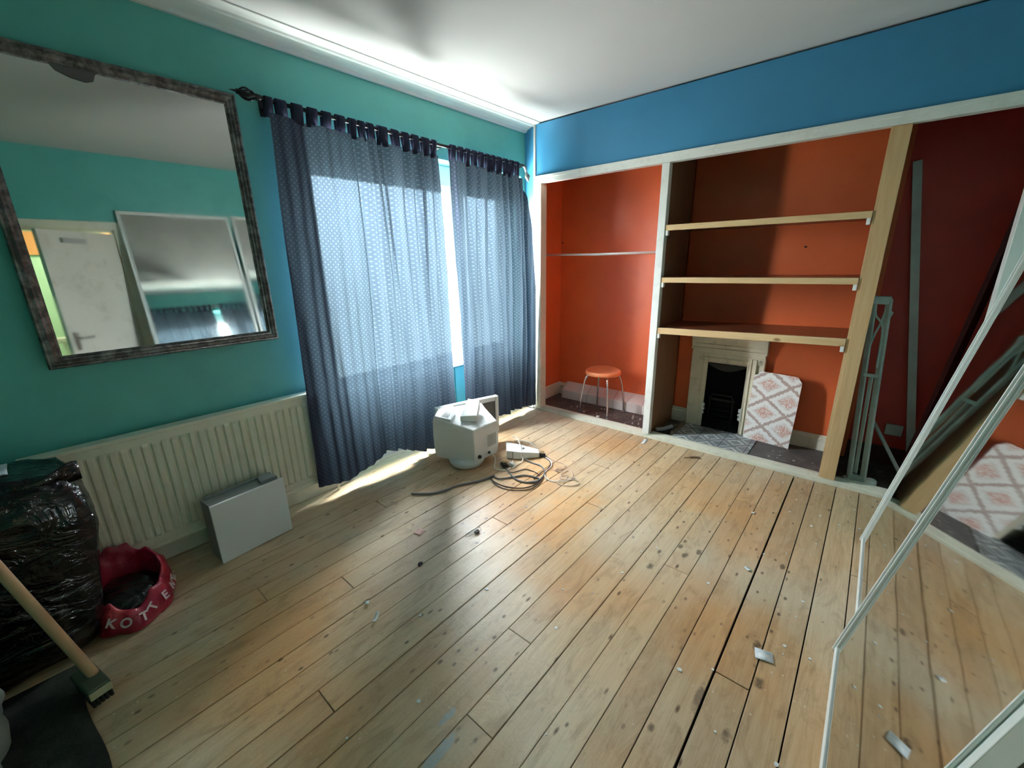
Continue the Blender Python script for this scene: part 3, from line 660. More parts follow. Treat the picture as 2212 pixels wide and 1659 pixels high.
def mitre(side):
    q = MB(); n_ = len(prf); vs = []
    for e in (0, 1):
        for (d_, y_) in prf:
            if side == 'b': P = (x0+d_ if e == 0 else x1-d_, y_, d_)
            if side == 't': P = (x0+d_ if e == 0 else x1-d_, y_, L_-d_)
            if side == 'l': P = (x0+d_, y_, d_ if e == 0 else L_-d_)
            if side == 'r': P = (x1-d_, y_, d_ if e == 0 else L_-d_)
            vs.append(Mm @ Vector(P))
    return q.add(vs, [tuple(range(n_)), tuple(range(n_, 2*n_))] + [(i, (i+1) % n_, n_+(i+1) % n_, n_+i) for i in range(n_)])
for s_ in 'btlr': mitre(s_).build('frame', M_fr, mr)
k = NT('slightly_cloudy_mirror', 0.02, 0.5, 1.0); k.color((0.78, 0.80, 0.78)); v = k.map()
k.rough(k.math('ADD', k.math('MULTIPLY', k.ramp(k.noise(v, 3.0, 5, 0.6), [(0.4, 0), (0.7, 1)]), 0.05), 0.012))
MB().box((x0+0.04, -0.009, 0.04), (x1-0.04, -0.003, L_-0.04), Mm).build('mirror_glass', k.m, mr)
MB().box((x0+0.01, -0.003, 0.01), (x1-0.01, 0.0, L_-0.01), Mm).build('back_board', plain('mirror_back', (0.1, 0.07, 0.05), 0.8), mr)
# drooping corner of old paper tape inside the top edge
q = MB(); zz_ = L_-0.05
pl = [(-3.06, zz_+0.01), (-3.04, zz_-0.018), (-3.00, zz_-0.034), (-2.955, zz_-0.040), (-2.93, zz_-0.030), (-2.92, zz_-0.004), (-2.90, zz_+0.01)]
vs = [Mm @ Vector((x, -0.0125, z)) for x, z in pl]; q.add(vs, [tuple(range(len(vs)))]); q.build('silvering_blotch', plain('dark_blotch', (0.12, 0.11, 0.11), 0.6), mr, solid=0.002)
adopt(mr)

# ================================================================= CURTAINS
ROD_Y, ROD_Z0, ROD_Z1 = -0.105, 2.322, 2.312
def curtain_mat(dots=True, name='navy_dotted_curtain'):
    k = NT(name); k.n.remove(k.b)
    uv = k.tc.outputs['UV']; X, Y, Z = k.sep(uv)
    s = 0.030
    a = k.math('DIVIDE', k.math('ADD', X, Y), s); b = k.math('DIVIDE', k.math('SUBTRACT', X, Y), s)
    fa = k.math('SUBTRACT', k.math('FRACT', a), 0.5); fb = k.math('SUBTRACT', k.math('FRACT', b), 0.5)
    d_ = k.math('ADD', k.math('MULTIPLY', fa, fa), k.math('MULTIPLY', fb, fb))
    dot = k.ramp(d_, [(0.02, 1.0), (0.07, 0.0)]) if dots else 0.0
    weave = k.noise(k.map((1, 1, 1), src='UV'), 160, 2)
    diff = k.n.new('ShaderNodeBsdfDiffuse'); trl = k.n.new('ShaderNodeBsdfTranslucent'); trp = k.n.new('ShaderNodeBsdfTransparent')
    a1 = k.n.new('ShaderNodeAddShader'); a2 = k.n.new('ShaderNodeAddShader')
    k.l.new(k.mix(dot, k.mix(weave, (0.028, 0.030, 0.055), (0.040, 0.044, 0.074)), (0.058, 0.066, 0.095)), diff.inputs[0])
    k.l.new(k.mix(dot, k.mix(weave, (0.0032, 0.0050, 0.0066), (0.0048, 0.0070, 0.0090)), (0.0085, 0.0105, 0.012)), trl.inputs[0])
    k.l.new(k.mix(dot, k.mix(weave, (0.0009, 0.0014, 0.0018), (0.0019, 0.0027, 0.0034)), (0.0042, 0.0050, 0.0054)), trp.inputs[0])
    k.l.new(diff.outputs[0], a1.inputs[0]); k.l.new(trl.outputs[0], a1.inputs[1]); k.l.new(a1.outputs[0], a2.inputs[0]); k.l.new(trp.outputs[0], a2.inputs[1])
    k.l.new(a2.outputs[0], k.n['Material Output'].inputs[0])
    return k.m
M_cur = curtain_mat()
M_tab = curtain_mat(False, 'navy_tab_fabric')
def lerp(a, b, t): return a+(b-a)*t
def interp(tab, x):
    if x <= tab[0][0]: return tab[0][1]
    for (a, va), (b, vb) in zip(tab, tab[1:]):
        if x <= b: return lerp(va, vb, (x-a)/(b-a))
    return tab[-1][1]
def curtain(xl, xr, hem, folds, topz, tabs, label, seed, nu, gather, bulge):
    c = thing('curtain', label, 'curtain', (0.5*(xl(0)+xr(0)), ROD_Y, interp(hem, 0)*0+0.0), 'navy tab-top curtains')
    nv = 60; vs = []; uvs = []
    for j in range(nv+1):
        v = j/nv
        for i in range(nu+1):
            u_ = i/nu
            xt = lerp(xl(1), xr(1), u_); xb = lerp(xl(0), xr(0), u_)
            zt = interp(topz, xt); zb_ = interp(hem, xb)
            z = lerp(zb_, zt, v); hgt = z/2.25
            x = lerp(xl(min(1, hgt)), xr(min(1, hgt)), u_)
            y = ROD_Y - bulge(u_, hgt)
            for f0, f1, amp, wd in folds:
                fx = lerp(f1, f0, hgt) + 0.012*math.sin(z*3.1+f0*9)
                dx_ = (x-fx)/wd
                y += 1.6*amp*(0.4+0.6*math.sin(min(1, hgt*1.0)*math.pi*0.5+0.3))*math.exp(-dx_*dx_)
            y += 0.010*noise.noise(Vector((x*7, z*1.3, seed))) + gather*0.006*math.sin(x*95+1.2*math.sin(z*2))*(1-0.5*hgt)
            y += 0.004*noise.noise(Vector((x*25, z*9, seed+5)))
            vs.append((x, y, z)); uvs.append((u_*(xr(1)-xl(1))*1.15, z))
    q = MB(); q.add(vs, [(j*(nu+1)+i, j*(nu+1)+i+1, (j+1)*(nu+1)+i+1, (j+1)*(nu+1)+i) for j in range(nv) for i in range(nu)], True); q.uv = uvs
    q.build('drape', M_cur, c)
    for tx, wd, tilt in tabs:
        zt = interp(topz, tx)+0.004; rz = lerp(ROD_Z0, ROD_Z1, (tx+2.28)/2.1)
        ring = []; r0 = 0.0185
        path = [(ROD_Y-0.006, zt-0.02)] + [(ROD_Y+r0*math.cos(math.pi+math.pi*t/8*-1), rz+r0*math.sin(math.pi*t/8)) for t in range(9)] + [(ROD_Y+0.006, zt-0.02)]
        m_ = MB(); vv = []
        for yy, z_ in path:
            f = (z_-zt)/max(0.01, rz-zt)
            for e in (-0.5, 0.5): vv.append((tx+tilt*(1-f)+e*wd*(1.0 if f > 0.2 else 1.12), yy, z_))
        m_.add(vv, [(2*i, 2*i+1, 2*i+3, 2*i+2) for i in range(len(path)-1)], True); m_.build('tab', M_tab, c, solid=0.002)
    adopt(c); return c
gapsL = [-2.285, -2.247, -2.163, -2.078, -1.997, -1.917, -1.832, -1.763, -1.712, -1.644, -1.539, -1.457, -1.378, -1.296, -1.204, -1.145]
tabsL = [((a+b)/2, max(0.036, (b-a)*0.62), rnd.uniform(-.008, .008)) for a, b in zip(gapsL, gapsL[1:])]
gapsR = [-1.04, -0.953, -0.88, -0.811, -0.737, -0.66, -0.589, -0.526, -0.441, -0.364, -0.284, -0.22]
tabsR = [((a+b)/2, (b-a)*0.58, rnd.uniform(-.008, .008)) for a, b in zip(gapsR, gapsR[1:])]
hemL = [(-2.36, .125), (-2.31, .098), (-2.11, .07), (-1.94, .115), (-1.84, .158), (-1.70, .150), (-1.56, .075), (-1.48, .045), (-1.36, .030), (-1.1, .03)]
hemR = [(-1.0, .08), (-0.64, .085), (-0.50, .07), (-0.405, .045), (-0.385, .075), (-0.23, .07), (-0.05, .04)]
foldsL = [(-2.30, -2.26, .012, .03), (-2.098, -2.04, .018, .05), (-1.783, -1.79, .045, .022), (-1.707, -1.70, .028, .016), (-1.627, -1.61, .030, .016),
          (-1.567, -1.53, .042, .018), (-1.431, -1.42, .040, .022), (-1.352, -1.34, .034, .018), (-1.277, -1.26, .040, .018), (-1.205, -1.19, .03, .014), (-1.68, -1.70, -.02, .05), (-1.31, -1.36, -.02, .03)]
foldsR = [(-1.00, -0.95, -.02, .02), (-0.842, -0.86, .035, .018), (-0.74, -0.80, .02, .014), (-0.613, -0.62, .045, .02), (-0.52, -0.50, .02, .014), (-0.44, -0.395, .032, .016), (-0.36, -0.33, .030, .014), (-0.28, -0.26, -.02, .03), (-0.234, -0.20, .03, .018), (-0.15, -0.14, .03, .015)]
curtain(lambda h: lerp(-2.345, -2.275, h), lambda h: lerp(-1.105, -1.150, h), hemL, foldsL,
        [(-2.28, 2.262), (-1.92, 2.248), (-1.43, 2.236), (-1.14, 2.232)], tabsL, 'wider navy curtain with pale dots, hanging left of the bright gap', 3.3, 190, 1.0,
        lambda u_, h: 0.022+0.02*math.sin(math.pi*min(1, max(0, 1-h)))*(0.5+0.5*math.sin(u_*5)))
curtain(lambda h: lerp(-0.995, -1.046, h), lambda h: lerp(-0.016, -0.20, h**5), hemR, foldsR,
        [(-1.04, 2.228), (-0.7, 2.222), (-0.35, 2.212), (-0.2, 2.20)], tabsR, 'narrower navy curtain with pale dots, hanging right of the bright gap', 8.1, 160, 1.0,
        lambda u_, h: 0.018+0.016*math.sin(math.pi*(1-h))*u_)
# rod with leaf finials and brackets
M_rod = plain('black_iron_rod', (0.018, 0.017, 0.020), 0.4, metal=0.5)
cr_ = thing('curtain_rod', 'black iron curtain rod with leaf shaped finials above the window', 'curtain rod', (-1.25, ROD_Y, 2.32))
MB().tube([(-2.30, ROD_Y, ROD_Z0), (-1.2, ROD_Y, 2.312), (-0.155, ROD_Y, ROD_Z1)], 0.011, 14).build('rod', M_rod, cr_)
def finial(xb, s, dz):
    q = MB()
    for kx in range(6):
        t = kx*math.pi/3; pts = []
        for i in range(9):
            f = i/8; rr = 0.026*math.sin(math.pi*f)**0.8
            pts.append((xb+s*(0.03+0.085*f), ROD_Y+rr*math.cos(t+f*1.2), ROD_Z0+dz+f*0.006+rr*math.sin(t+f*1.2)))
        q.tube(pts, 0.0045, 6)
    q.tube([(xb, ROD_Y, ROD_Z0+dz), (xb+s*0.03, ROD_Y, ROD_Z0+dz), (xb+s*0.05, ROD_Y, ROD_Z0+dz)], [0.012, 0.016, 0.008], 10)
    q.tube([(xb+s*0.11, ROD_Y, ROD_Z0+dz+.005), (xb+s*0.15, ROD_Y, ROD_Z0+dz+.006)], [0.010, 0.001], 8)
    q.tube([(xb+s*0.04, ROD_Y, ROD_Z0+dz), (xb+s*0.12, ROD_Y, ROD_Z0+dz+.005)], [0.012, 0.012], 8)
    return q.build('finial', M_rod, cr_)
finial(-2.29, -1, 0.003)
q = MB(); q.tube([(-0.155, ROD_Y, ROD_Z1), (-0.13, ROD_Y, ROD_Z1-0.01), (-0.115, ROD_Y, ROD_Z1-0.05)], [0.012, 0.014, 0.01], 10)
q.tube([(-0.115, ROD_Y, ROD_Z1-0.05), (-0.11, ROD_Y-0.01, ROD_Z1-0.085), (-0.105, ROD_Y-0.015, ROD_Z1-0.13)], [0.01, 0.026, 0.003], 8); q.build('finial', plain('tarnished_metal', (0.22, 0.23, 0.24), 0.35, metal=0.6), cr_)
for x in (-2.26, -1.095, -0.17):
    q = MB(); q.box((x-0.012, -0.008, 2.27), (x+0.012, 0.0, 2.35)); q.tube([(x, -0.004, 2.30), (x, ROD_Y+0.01, 2.302)], 0.006); q.build('bracket', M_rod, cr_)
adopt(cr_)

# ================================================================= RADIATOR
M_rad = paint('cream_radiator_enamel', (0.70, 0.68, 0.56), 0.04, 0.35, 0.45, 4, 0.03, dirt=(0.5, 0.46, 0.34), dirt_amt=0.35)
rad = thing('radiator', 'long cream ribbed panel radiator under the wall mirror', 'radiator', (-2.85, -0.08, 0.125))
xa, xb = -3.50, -2.20; yf = -0.098
pts = []; pitch = 0.0385; x = xa+0.03
pts.append((xa, yf+0.004))
while x+pitch < xb-0.02:
    pts += [(x, yf+0.006), (x+pitch*0.18, yf+0.006), (x+pitch*0.36, yf-0.006), (x+pitch*0.82, yf-0.006)]; x += pitch
pts += [(x, yf+0.006), (xb, yf+0.004)]
q = MB(); zs = [0.150, 0.185, 0.200, 0.665, 0.680, 0.715]; vs = []
for z in zs:
    f = 1.0 if 0.19 < z < 0.67 else 0.0
    for (x, y) in pts: vs.append((x, yf+0.003+(y-yf-0.003)*f, z))
n_ = len(pts); q.add(vs, [(j*n_+i, j*n_+i+1, (j+1)*n_+i+1, (j+1)*n_+i) for j in range(len(zs)-1) for i in range(n_-1)])
q.build('ribbed_panel', M_rad, rad, solid=0.002)
q = MB(); q.box((xa, yf-0.003, 0.715), (xb, -0.03, 0.735)); q.box((xa, yf-0.002, 0.125), (xb, yf+0.010, 0.150)); q.box((xa, -0.045, 0.13), (xb, -0.032, 0.72))
for z in (0.125,): q.tube([(xa+0.01, yf+0.004, z+0.006), (xb, yf+0.004, z+0.006)], 0.008)
q.build('casing', M_rad, rad, bevel=0.003)
MB().tube([(xb+0.02, -0.065, 0.002), (xb+0.02, -0.065, 0.15), (xb-0.0, -0.065, 0.16)], 0.0085, 10).build('pipe', M_rad, rad)
for bx_ in (xa+0.1, xb-0.13): MB().box((bx_, -0.032, 0.2), (bx_+0.03, -0.001, 0.6)).build('wall_bracket', M_rad, rad)
adopt(rad)

# ================================================================= METAL CASE by radiator
cs = thing('metal_case', 'low grey-white metal case standing on the floor in front of the radiator', 'case', (-2.76, -0.23, 0))
M_casef = plain('pale_grey_enamel', (0.66, 0.69, 0.71), 0.45, var=0.03)
M_caseb = plain('galvanised_grey', (0.26, 0.27, 0.27), 0.5, metal=0.2)
a, b = Vector((-2.950, -0.313, 0)), Vector((-2.583, -0.281, 0)); ux = (b-a).normalized(); uy = Vector((-ux.y, ux.x, 0))
Mc = Matrix((ux, uy, Vector((0, 0, 1)))).transposed().to_4x4(); Mc.translation = a
MB().box((0, 0, 0.004), (0.368, 0.014, 0.340), Mc).build('front_panel', M_casef, cs, bevel=0.002)
q = MB(); q.box((0.006, 0.014, 0.0), (0.362, 0.150, 0.322), Mc); q.build('body', M_caseb, cs, bevel=0.003)
q = MB(); q.box((0.02, 0.135, 0.322), (0.362, 0.150, 0.334), Mc); q.box((0.006, 0.014, 0.322), (0.012, 0.15, 0.334), Mc); q.build('top_lip', M_caseb, cs)
q = MB(); arc = [(0.27+0.045-0.045*math.cos(math.pi*i/10), 0.05+0.09*math.sin(math.pi*i/10)) for i in range(11)]
q.add([Mc @ Vector((x, y, 0.323)) for x, y in arc] + [Mc @ Vector((x, y, 0.345)) for x, y in arc], [tuple(range(11))[::-1], tuple(range(11, 22))] + [(i, (i+1) % 11, 11+(i+1) % 11, 11+i) for i in range(11)])
q.build('rounded_hump', M_caseb, cs, bevel=0.003)
adopt(cs)

# ================================================================= BAGS AND BROOM
k = NT('black_bin_liner', 0.2, 0.45); v = k.map(); k.color((0.0035, 0.0035, 0.004))
k.rough(k.math('ADD', k.math('MULTIPLY', k.noise(v, 9, 4), 0.12), 0.08))
k.bump(k.math('ADD', k.noise(k.map((1, 1, 1.8)), 7, 4, 0.5, 1.4), k.math('MULTIPLY', k.noise(v, 40, 2), 0.10)), 0.8, 0.03); M_bin = k.m
def blob(cx, cy, cz, rx, ry, rz, pw, amp, freq, seed, nu=64, nv=44, zmin=0.004, taper=0.0):
    q = MB(); vs = []
    def sg(v, p): return math.copysign(abs(v)**p, v)
    for j in range(nv+1):
        ph = -math.pi/2+math.pi*j/nv
        for i in range(nu):
            th = 2*math.pi*i/nu
            x = rx*sg(math.cos(ph), pw)*sg(math.cos(th), pw); y = ry*sg(math.cos(ph), pw)*sg(math.sin(th), pw); z = rz*sg(math.sin(ph), pw)
            p_ = Vector((x, y, z)); nrm = Vector((x/rx**2, y/ry**2, z/rz**2)).normalized()
            d_ = 0
            for o_, a_ in ((1, 1), (2.1, .5), (4.3, .28)):
                d_ += a_*(0.5-abs(noise.noise((p_+Vector((cx, cy, seed)))*freq*o_)))
            p_ += nrm*amp*d_
            tp = 1-taper*max(0, -p_.z/rz+0.35)*0.74; vs.append((cx-0.5*rx*(1-tp)+p_.x*tp, cy+p_.y*(1-0.3*(1-tp)), max(zmin, cz+p_.z)))
    q.add(vs, [(j*nu+i, j*nu+(i+1) % nu, (j+1)*nu+(i+1) % nu, (j+1)*nu+i) for j in range(nv) for i in range(nu)], True)
    return q
bb = thing('bin_bag', 'tall stuffed black bin bag in the corner left of the radiator', 'bin bag', (-3.56, -0.33, 0))
blob(-3.585, -0.325, 0.385, 0.235, 0.185, 0.378, 0.34, 0.035, 4.5, 1.0, 96, 70, taper=0.22).build('bag_body', M_bin, bb)
q = MB(); n_ = 26; vs = []
for i in range(n_+1):   # creased rim of the open bag neck
    t = i/n_; x = lerp(-3.72, -3.335, t)
    for z_, dy in ((0.72, 0), (0.76+0.02*math.sin(t*9), -0.012), (0.785+0.012*math.sin(t*14+1), 0.0+0.01*math.sin(t*21))):
        vs.append((x, -0.46+0.02*math.sin(t*7)+dy, z_))
q.add(vs, [(3*i+j, 3*i+3+j, 3*i+4+j, 3*i+1+j) for i in range(n_) for j in range(2)], True); q.build('bag_neck', M_bin, bb, solid=0.002)
adopt(bb)
q = MB(); n_ = 16; vs = []
for i in range(n_):
    for j in range(n_):
        x = -3.68+0.17*i/(n_-1); y = -0.38+0.12*j/(n_-1); r0 = math.hypot((i-7.5)/7.5, (j-7.5)/7.5)
        vs.append((x, y, 0.792+0.03*max(0, 1-r0)+0.012*noise.noise(Vector((i*.5, j*.5, 2)))))
q.add(vs, [(i*n_+j, (i+1)*n_+j, (i+1)*n_+j+1, i*n_+j+1) for i in range(n_-1) for j in range(n_-1)], True)
tag(q.build('plastic_sheet', plain('pale_grey_plastic', (0.34, 0.40, 0.42), 0.35), solid=0.003), 'crumpled pale grey plastic sheet on top of the black bin bag', 'plastic sheet')

rb = thing('carrier_bag', 'collapsed red plastic bag with white lettering open on the floor beside the bin bag', 'plastic bag', (-3.32, -0.33, 0))
k = NT('red_polythene', 0.3, 0.5); v = k.map(); k.color(k.mix(k.ramp(k.noise(v, 7, 4), [(0.4, 0), (0.65, 1)]), (0.30, 0.008, 0.035), (0.46, 0.035, 0.05)))
k.bump(k.noise(v, 22, 5, 0.6, 1.0), 0.7, 0.01); k.b.inputs['Transmission Weight'].default_value = 0.0; M_red = k.m
RX, RY, RCX, RCY = 0.140, 0.175, -3.308, -0.315
def rim(t):
    back = 0.5+0.5*math.sin(t)       # t = 90 deg points to +y (radiator)
    return 0.10 + 0.16*back + 0.014*math.sin(5*t) + 0.008*math.sin(11*t+1)
def ringpt(t, f):
    # f 0 floor outside .. 0.5 rim .. 1 inside
    rz = rim(t); w1 = 1+0.05*math.sin(3*t+1)+0.03*math.sin(7*t)
    if f <= 0.6: g_ = f/0.6; rr = 1.05+0.10*math.sin(g_*math.pi)-0.22*g_; z = 0.004+rz*g_**0.9
    else: g_ = (f-0.6)/0.4; rr = 0.83-0.10*g_; z = rz*(1-g_)+0.045*g_
    rr *= w1
    return Vector((RCX+RX*rr*math.cos(t), RCY+RY*rr*math.sin(t), z))
q = MB(); nt, nf = 96, 16; vs = []
for j in range(nf+1):
    for i in range(nt):
        p_ = ringpt(2*math.pi*i/nt, j/nf); d_ = noise.noise(p_*22)*0.012
        vs.append(p_+Vector((d_, d_*0.6, abs(d_)*0.5)))
q.add(vs, [(j*nt+i, j*nt+(i+1) % nt, (j+1)*nt+(i+1) % nt, (j+1)*nt+i) for j in range(nf) for i in range(nt)], True)
q.build('bag_skin', M_red, rb)
def letter(ch, size):
    cu = bpy.data.curves.new('letter', 'FONT'); cu.body = ch; cu.size = size; cu.extrude = 0.0006; cu.align_x = 'CENTER'; cu.offset = 0.0016
    t_ = bpy.data.objects.new('tmp', cu); COL.objects.link(t_); bpy.context.view_layer.update()
    dg = bpy.context.evaluated_depsgraph_get(); me = bpy.data.meshes.new_from_object(t_.evaluated_get(dg)); bpy.data.objects.remove(t_)
    return [v.co.copy() for v in me.vertices], [list(p_.vertices) for p_ in me.polygons]
word = 'KOTTENE'; M_print = plain('white_print', (0.62, 0.50, 0.52), 0.5)
for i, ch in enumerate(word):
    t = lerp(R(-125), R(-8), i/(len(word)-1)); c0 = ringpt(t, 0.22); c1 = ringpt(t, 0.46); tang = (ringpt(t+0.05, 0.34)-ringpt(t-0.05, 0.34)).normalized()
    up_ = (c1-c0); up_ = (up_-tang*up_.dot(tang)).normalized(); nn = tang.cross(up_)
    if nn.dot(ringpt(t, 0.34)-Vector((RCX, RCY, 0.05))) < 0: nn = -nn
    vs, fs = letter(ch, 0.052)
    MB().add([c0 + tang*p_.x + up_*p_.y + nn*(p_.z+0.014) for p_ in vs], fs).build('printed_letter', M_print, rb)
blob(RCX, RCY, 0.04, 0.120, 0.135, 0.085, 0.8, 0.02, 9, 5.0, 40, 24, 0.006).build('black_lining', M_bin, rb)
adopt(rb)

k = NT('dark_grey_carpet', 0.95, 0.1); v = k.map(); k.color(k.mix(k.ramp(k.noise(v, 5, 5), [(0.4, 0), (0.65, 1)]), (0.018, 0.020, 0.019), (0.050, 0.054, 0.044))); k.bump(k.noise(v, 120, 3), 0.6, 0.006)
q = MB(); nx, ny = 44, 60; vs = []
for j in range(ny+1):
    for i in range(nx+1):
        u_, v_ = i/nx, j/ny; xr_ = -3.485-0.02*math.sin(v_*8)-0.03*v_
        x = lerp(-3.85, xr_, u_); y = lerp(-0.53, -1.55, v_)
        edge = min(u_, 1-u_, v_, 1-v_)*8; e_ = min(1, edge)
        z = 0.006+e_*(0.016+0.012*abs(noise.noise(Vector((x*5, y*4, 1))))) 
        vs.append((x, y, z))
q.add(vs, [(j*(nx+1)+i, j*(nx+1)+i+1, (j+1)*(nx+1)+i+1, (j+1)*(nx+1)+i) for j in range(ny) for i in range(nx)], True)
tag(q.build('carpet_piece', k.m, solid=0.006), 'rumpled dark grey carpet piece on the floor under the brush', 'carpet')
q = MB(); n_ = 40; vs = []
pts_ = [(-3.735-0.01*math.sin(i*.5), -0.60-0.90*i/n_, 0.100+0.01*noise.noise(Vector((i*.3, 1, 1)))) for i in range(n_+1)]
tag(q.tube(pts_, [0.058+0.008*noise.noise(Vector((i*.4, 5, 1))) for i in range(n_+1)], 18).build('rolled_mat', paint('greyish_green_felt', (0.20, 0.23, 0.19), 0.4, 0.9, 0.2, 7)), 'pale grey green roll lying along the left edge of the dark carpet piece', 'rolled mat')
br = thing('broom', 'wooden handled broom with a dark olive head leaning into the left corner', 'broom', (-3.46, -0.80, 0.03))
hd = MB(); pA = Vector((-3.463, -0.848, 0.085)); pB = Vector((-3.495, -0.70, 0.085))
hx = (pB-pA).normalized(); hy = Vector((-hx.y, hx.x, 0))
Mh = Matrix((hx, hy, Vector((0, 0, 1)))).transposed().to_4x4(); Mh.translation = pA
hd.box((0, -0.032, -0.02), (0.16, 0.032, 0.018), Mh); hd.build('head_block', plain('dark_olive_wood', (0.075, 0.085, 0.055), 0.6), br, bevel=0.008)
MB().box((-0.006, -0.030, -0.016), (0.0, 0.030, 0.012), Mh).build('head_end', plain('bare_wood_end', (0.42, 0.38, 0.24), 0.6), br, bevel=0.002)['label'] = 'pale bare wood end'
q = MB()
for i in range(15):
    for j in range(5):
        x, y = 0.008+i*0.0103, -0.024+j*0.012; a_ = Mh @ Vector((x, y, -0.018)); b_ = Mh @ Vector((x+rnd.uniform(-.002, .002), y*1.0, -0.052)); q.tube([a_, b_], [0.0045, 0.006], 5)
q.build('bristles', plain('dark_bristles', (0.022, 0.022, 0.018), 0.8), br)
h0 = Vector((-3.468, -0.765, 0.095)); h1 = Vector((-3.584, -0.625, 0.548)); dr = (h1-h0).normalized(); tip = h0+dr*1.46
k = NT('pale_broom_handle', 0.55, 0.35); v = k.map(); k.color(k.mix(k.noise(k.map((1, 1, .3)), 14, 5), lin(168, 128, 92), lin(206, 170, 132)))
MB().tube([h0, h0+dr*0.01, tip-dr*0.01, tip], [0.014, 0.0165, 0.0165, 0.012], 18).build('handle', k.m, br)
adopt(br)

# ================================================================= MONITOR ETC
M_bei = plain('pale_grey_plastic_case', (0.66, 0.67, 0.66), 0.42, var=0.03)
mo = thing('crt_monitor', 'bulky pale grey tube monitor seen from behind on the floor by the curtain gap', 'monitor', (-1.33, -0.45, 0))
bot = [(-1.526, -0.316), (-1.512, -0.355), (-1.389, -0.610), (-1.132, -0.613), (-1.075, -0.430), (-1.05, -0.365), (-1.42, -0.252)]
tz = [0.392, 0.385, 0.318, 0.320, 0.372, 0.395, 0.420]
bz = [0.075, 0.068, 0.050, 0.052, 0.06, 0.06, 0.075]
cen = Vector((-1.30, -0.42, 0.23)); q = MB(); n_ = len(bot); vs = []
lev = [(0.0, 0.955), (0.10, 0.992), (0.35, 1.012), (0.65, 1.012), (0.90, 1.0), (1.0, 0.975)]
for f, s_ in lev:
    for (x, y), zt_, zb_ in zip(bot, tz, bz): vs.append((cen.x+(x-cen.x)*s_, cen.y+(y-cen.y)*s_, lerp(zb_, zt_, f)))
fs = [(j*n_+i, j*n_+(i+1) % n_, (j+1)*n_+(i+1) % n_, (j+1)*n_+i) for j in range(len(lev)-1) for i in range(n_)]
vs.append((cen.x, cen.y, 0.048)); vs.append((-1.28, -0.42, 0.400))
b0 = len(vs)-2; top0 = (len(lev)-1)*n_
fs += [((i+1) % n_, i, b0) for i in range(n_)] + [(top0+i, top0+(i+1) % n_, b0+1) for i in range(n_)]
q.add(vs, fs); body = q.build('rear_housing', M_bei, mo, bevel=0.007, seg=3)
q = MB(); sh_ = [(-1.516, -0.324, .404), (-1.458, -0.448, .384), (-1.385, -0.415, .402), (-1.330, -0.345, .418), (-1.30, -0.296, .428), (-1.42, -0.262, .424)]
q.add([(x, y, 0.31) for x, y, z in sh_] + [(x, y, z) for x, y, z in sh_], [tuple(range(6))[::-1], tuple(range(6, 12))] + [(i, (i+1) % 6, 6+(i+1) % 6, 6+i) for i in range(6)])
q.build('raised_shoulder', M_bei, mo, bevel=0.007, seg=3)
# vents on the top and rear face, sockets
M_slot = plain('dark_grey_plastic', (0.12, 0.12, 0.12), 0.7); M_slotl = plain('moulded_vent_ribs', (0.50, 0.51, 0.50), 0.6)  # the dark grey colours the adapter's lid seam and button
q = MB()
for i in range(9):
    x = -1.165-i*0.011
    q.beam((x, -0.6165, 0.14), (x, -0.6205, 0.24), 0.0035, 0.0022)
q.build('rear_vents', M_slotl, body)
q = MB()
for i in range(11):
    t = i/10; a = Vector((-1.475+0.15*t*0.6, -0.345-0.02*t, 0)); 
    p0_ = Vector((-1.475+0.011*i, -0.36+0.004*i, 0.4025+0.0014*i)); p1_ = p0_+Vector((0.022, -0.048, -0.0085)); q.beam(p0_, p1_, 0.003, 0.003)
q.build('top_vents', M_slotl, body)
for x, z, r0 in ((-1.35, 0.098, 0.014), (-1.245, 0.095, 0.010)):
    q = MB().lathe([(0, 0.008), (r0, 0.008), (r0, -0.004), (0, -0.004)], (x, -0.6205, z), 20, Matrix.Rotation(R(90), 4, 'X')); q.build('socket', plain('black_socket', (0.02, 0.02, 0.02), 0.5), body)
# bezel ring and dark screen glass
P0b = Vector((-1.43, -0.245, 0)); P1b = Vector((-0.895, -0.412, 0)); ux = (P1b-P0b).normalized(); uy = Vector((-ux.y, ux.x, 0)); Wb = (P1b-P0b).length
Mb_ = Matrix((ux, uy, Vector((0, 0, 1)))).transposed().to_4x4(); Mb_.translation = P0b
ztl, ztr, zb_ = 0.422, 0.432, 0.085
def bez(x0, x1, z0, z1): return ((x0, 0.0, z0), (x1, 0.045, z1))
q = MB(); q.box(*bez(0, 0.03, zb_, ztl), Mb_); q.box(*bez(Wb-0.032, Wb, zb_+0.02, ztl), Mb_); q.box(*bez(0.03, Wb-0.032, ztl-0.042, ztl), Mb_); q.box(*bez(0.03, Wb-0.032, zb_, zb_+0.05), Mb_)
q.build('bezel', M_bei, mo, bevel=0.008, seg=3)
MB().box((0.028, 0.012, zb_+0.045), (Wb-0.030, 0.030, ztl-0.04), Mb_).build('screen', plain('dark_grey_screen', (0.075, 0.08, 0.085), 0.25, 0.5), mo)
q = MB().lathe([(0.0, 0.0), (0.095, 0.0), (0.122, 0.014), (0.136, 0.040), (0.138, 0.062), (0.0, 0.062)], (-1.350, -0.480, 0.0), 40); q.build('swivel_base', M_bei, mo)
adopt(mo)
wc = thing('plastic_bracket', 'white wedge shaped plastic piece lying on top of the monitor', 'plastic casing', (-1.30, -0.5, 0.33))
q = MB(); A0 = [(-1.400, -0.480), (-1.300, -0.560), (-1.175, -0.470), (-1.235, -0.400)]
zb4 = [0.360, 0.350, 0.395, 0.415]; zt4 = [0.402, 0.396, 0.466, 0.486]
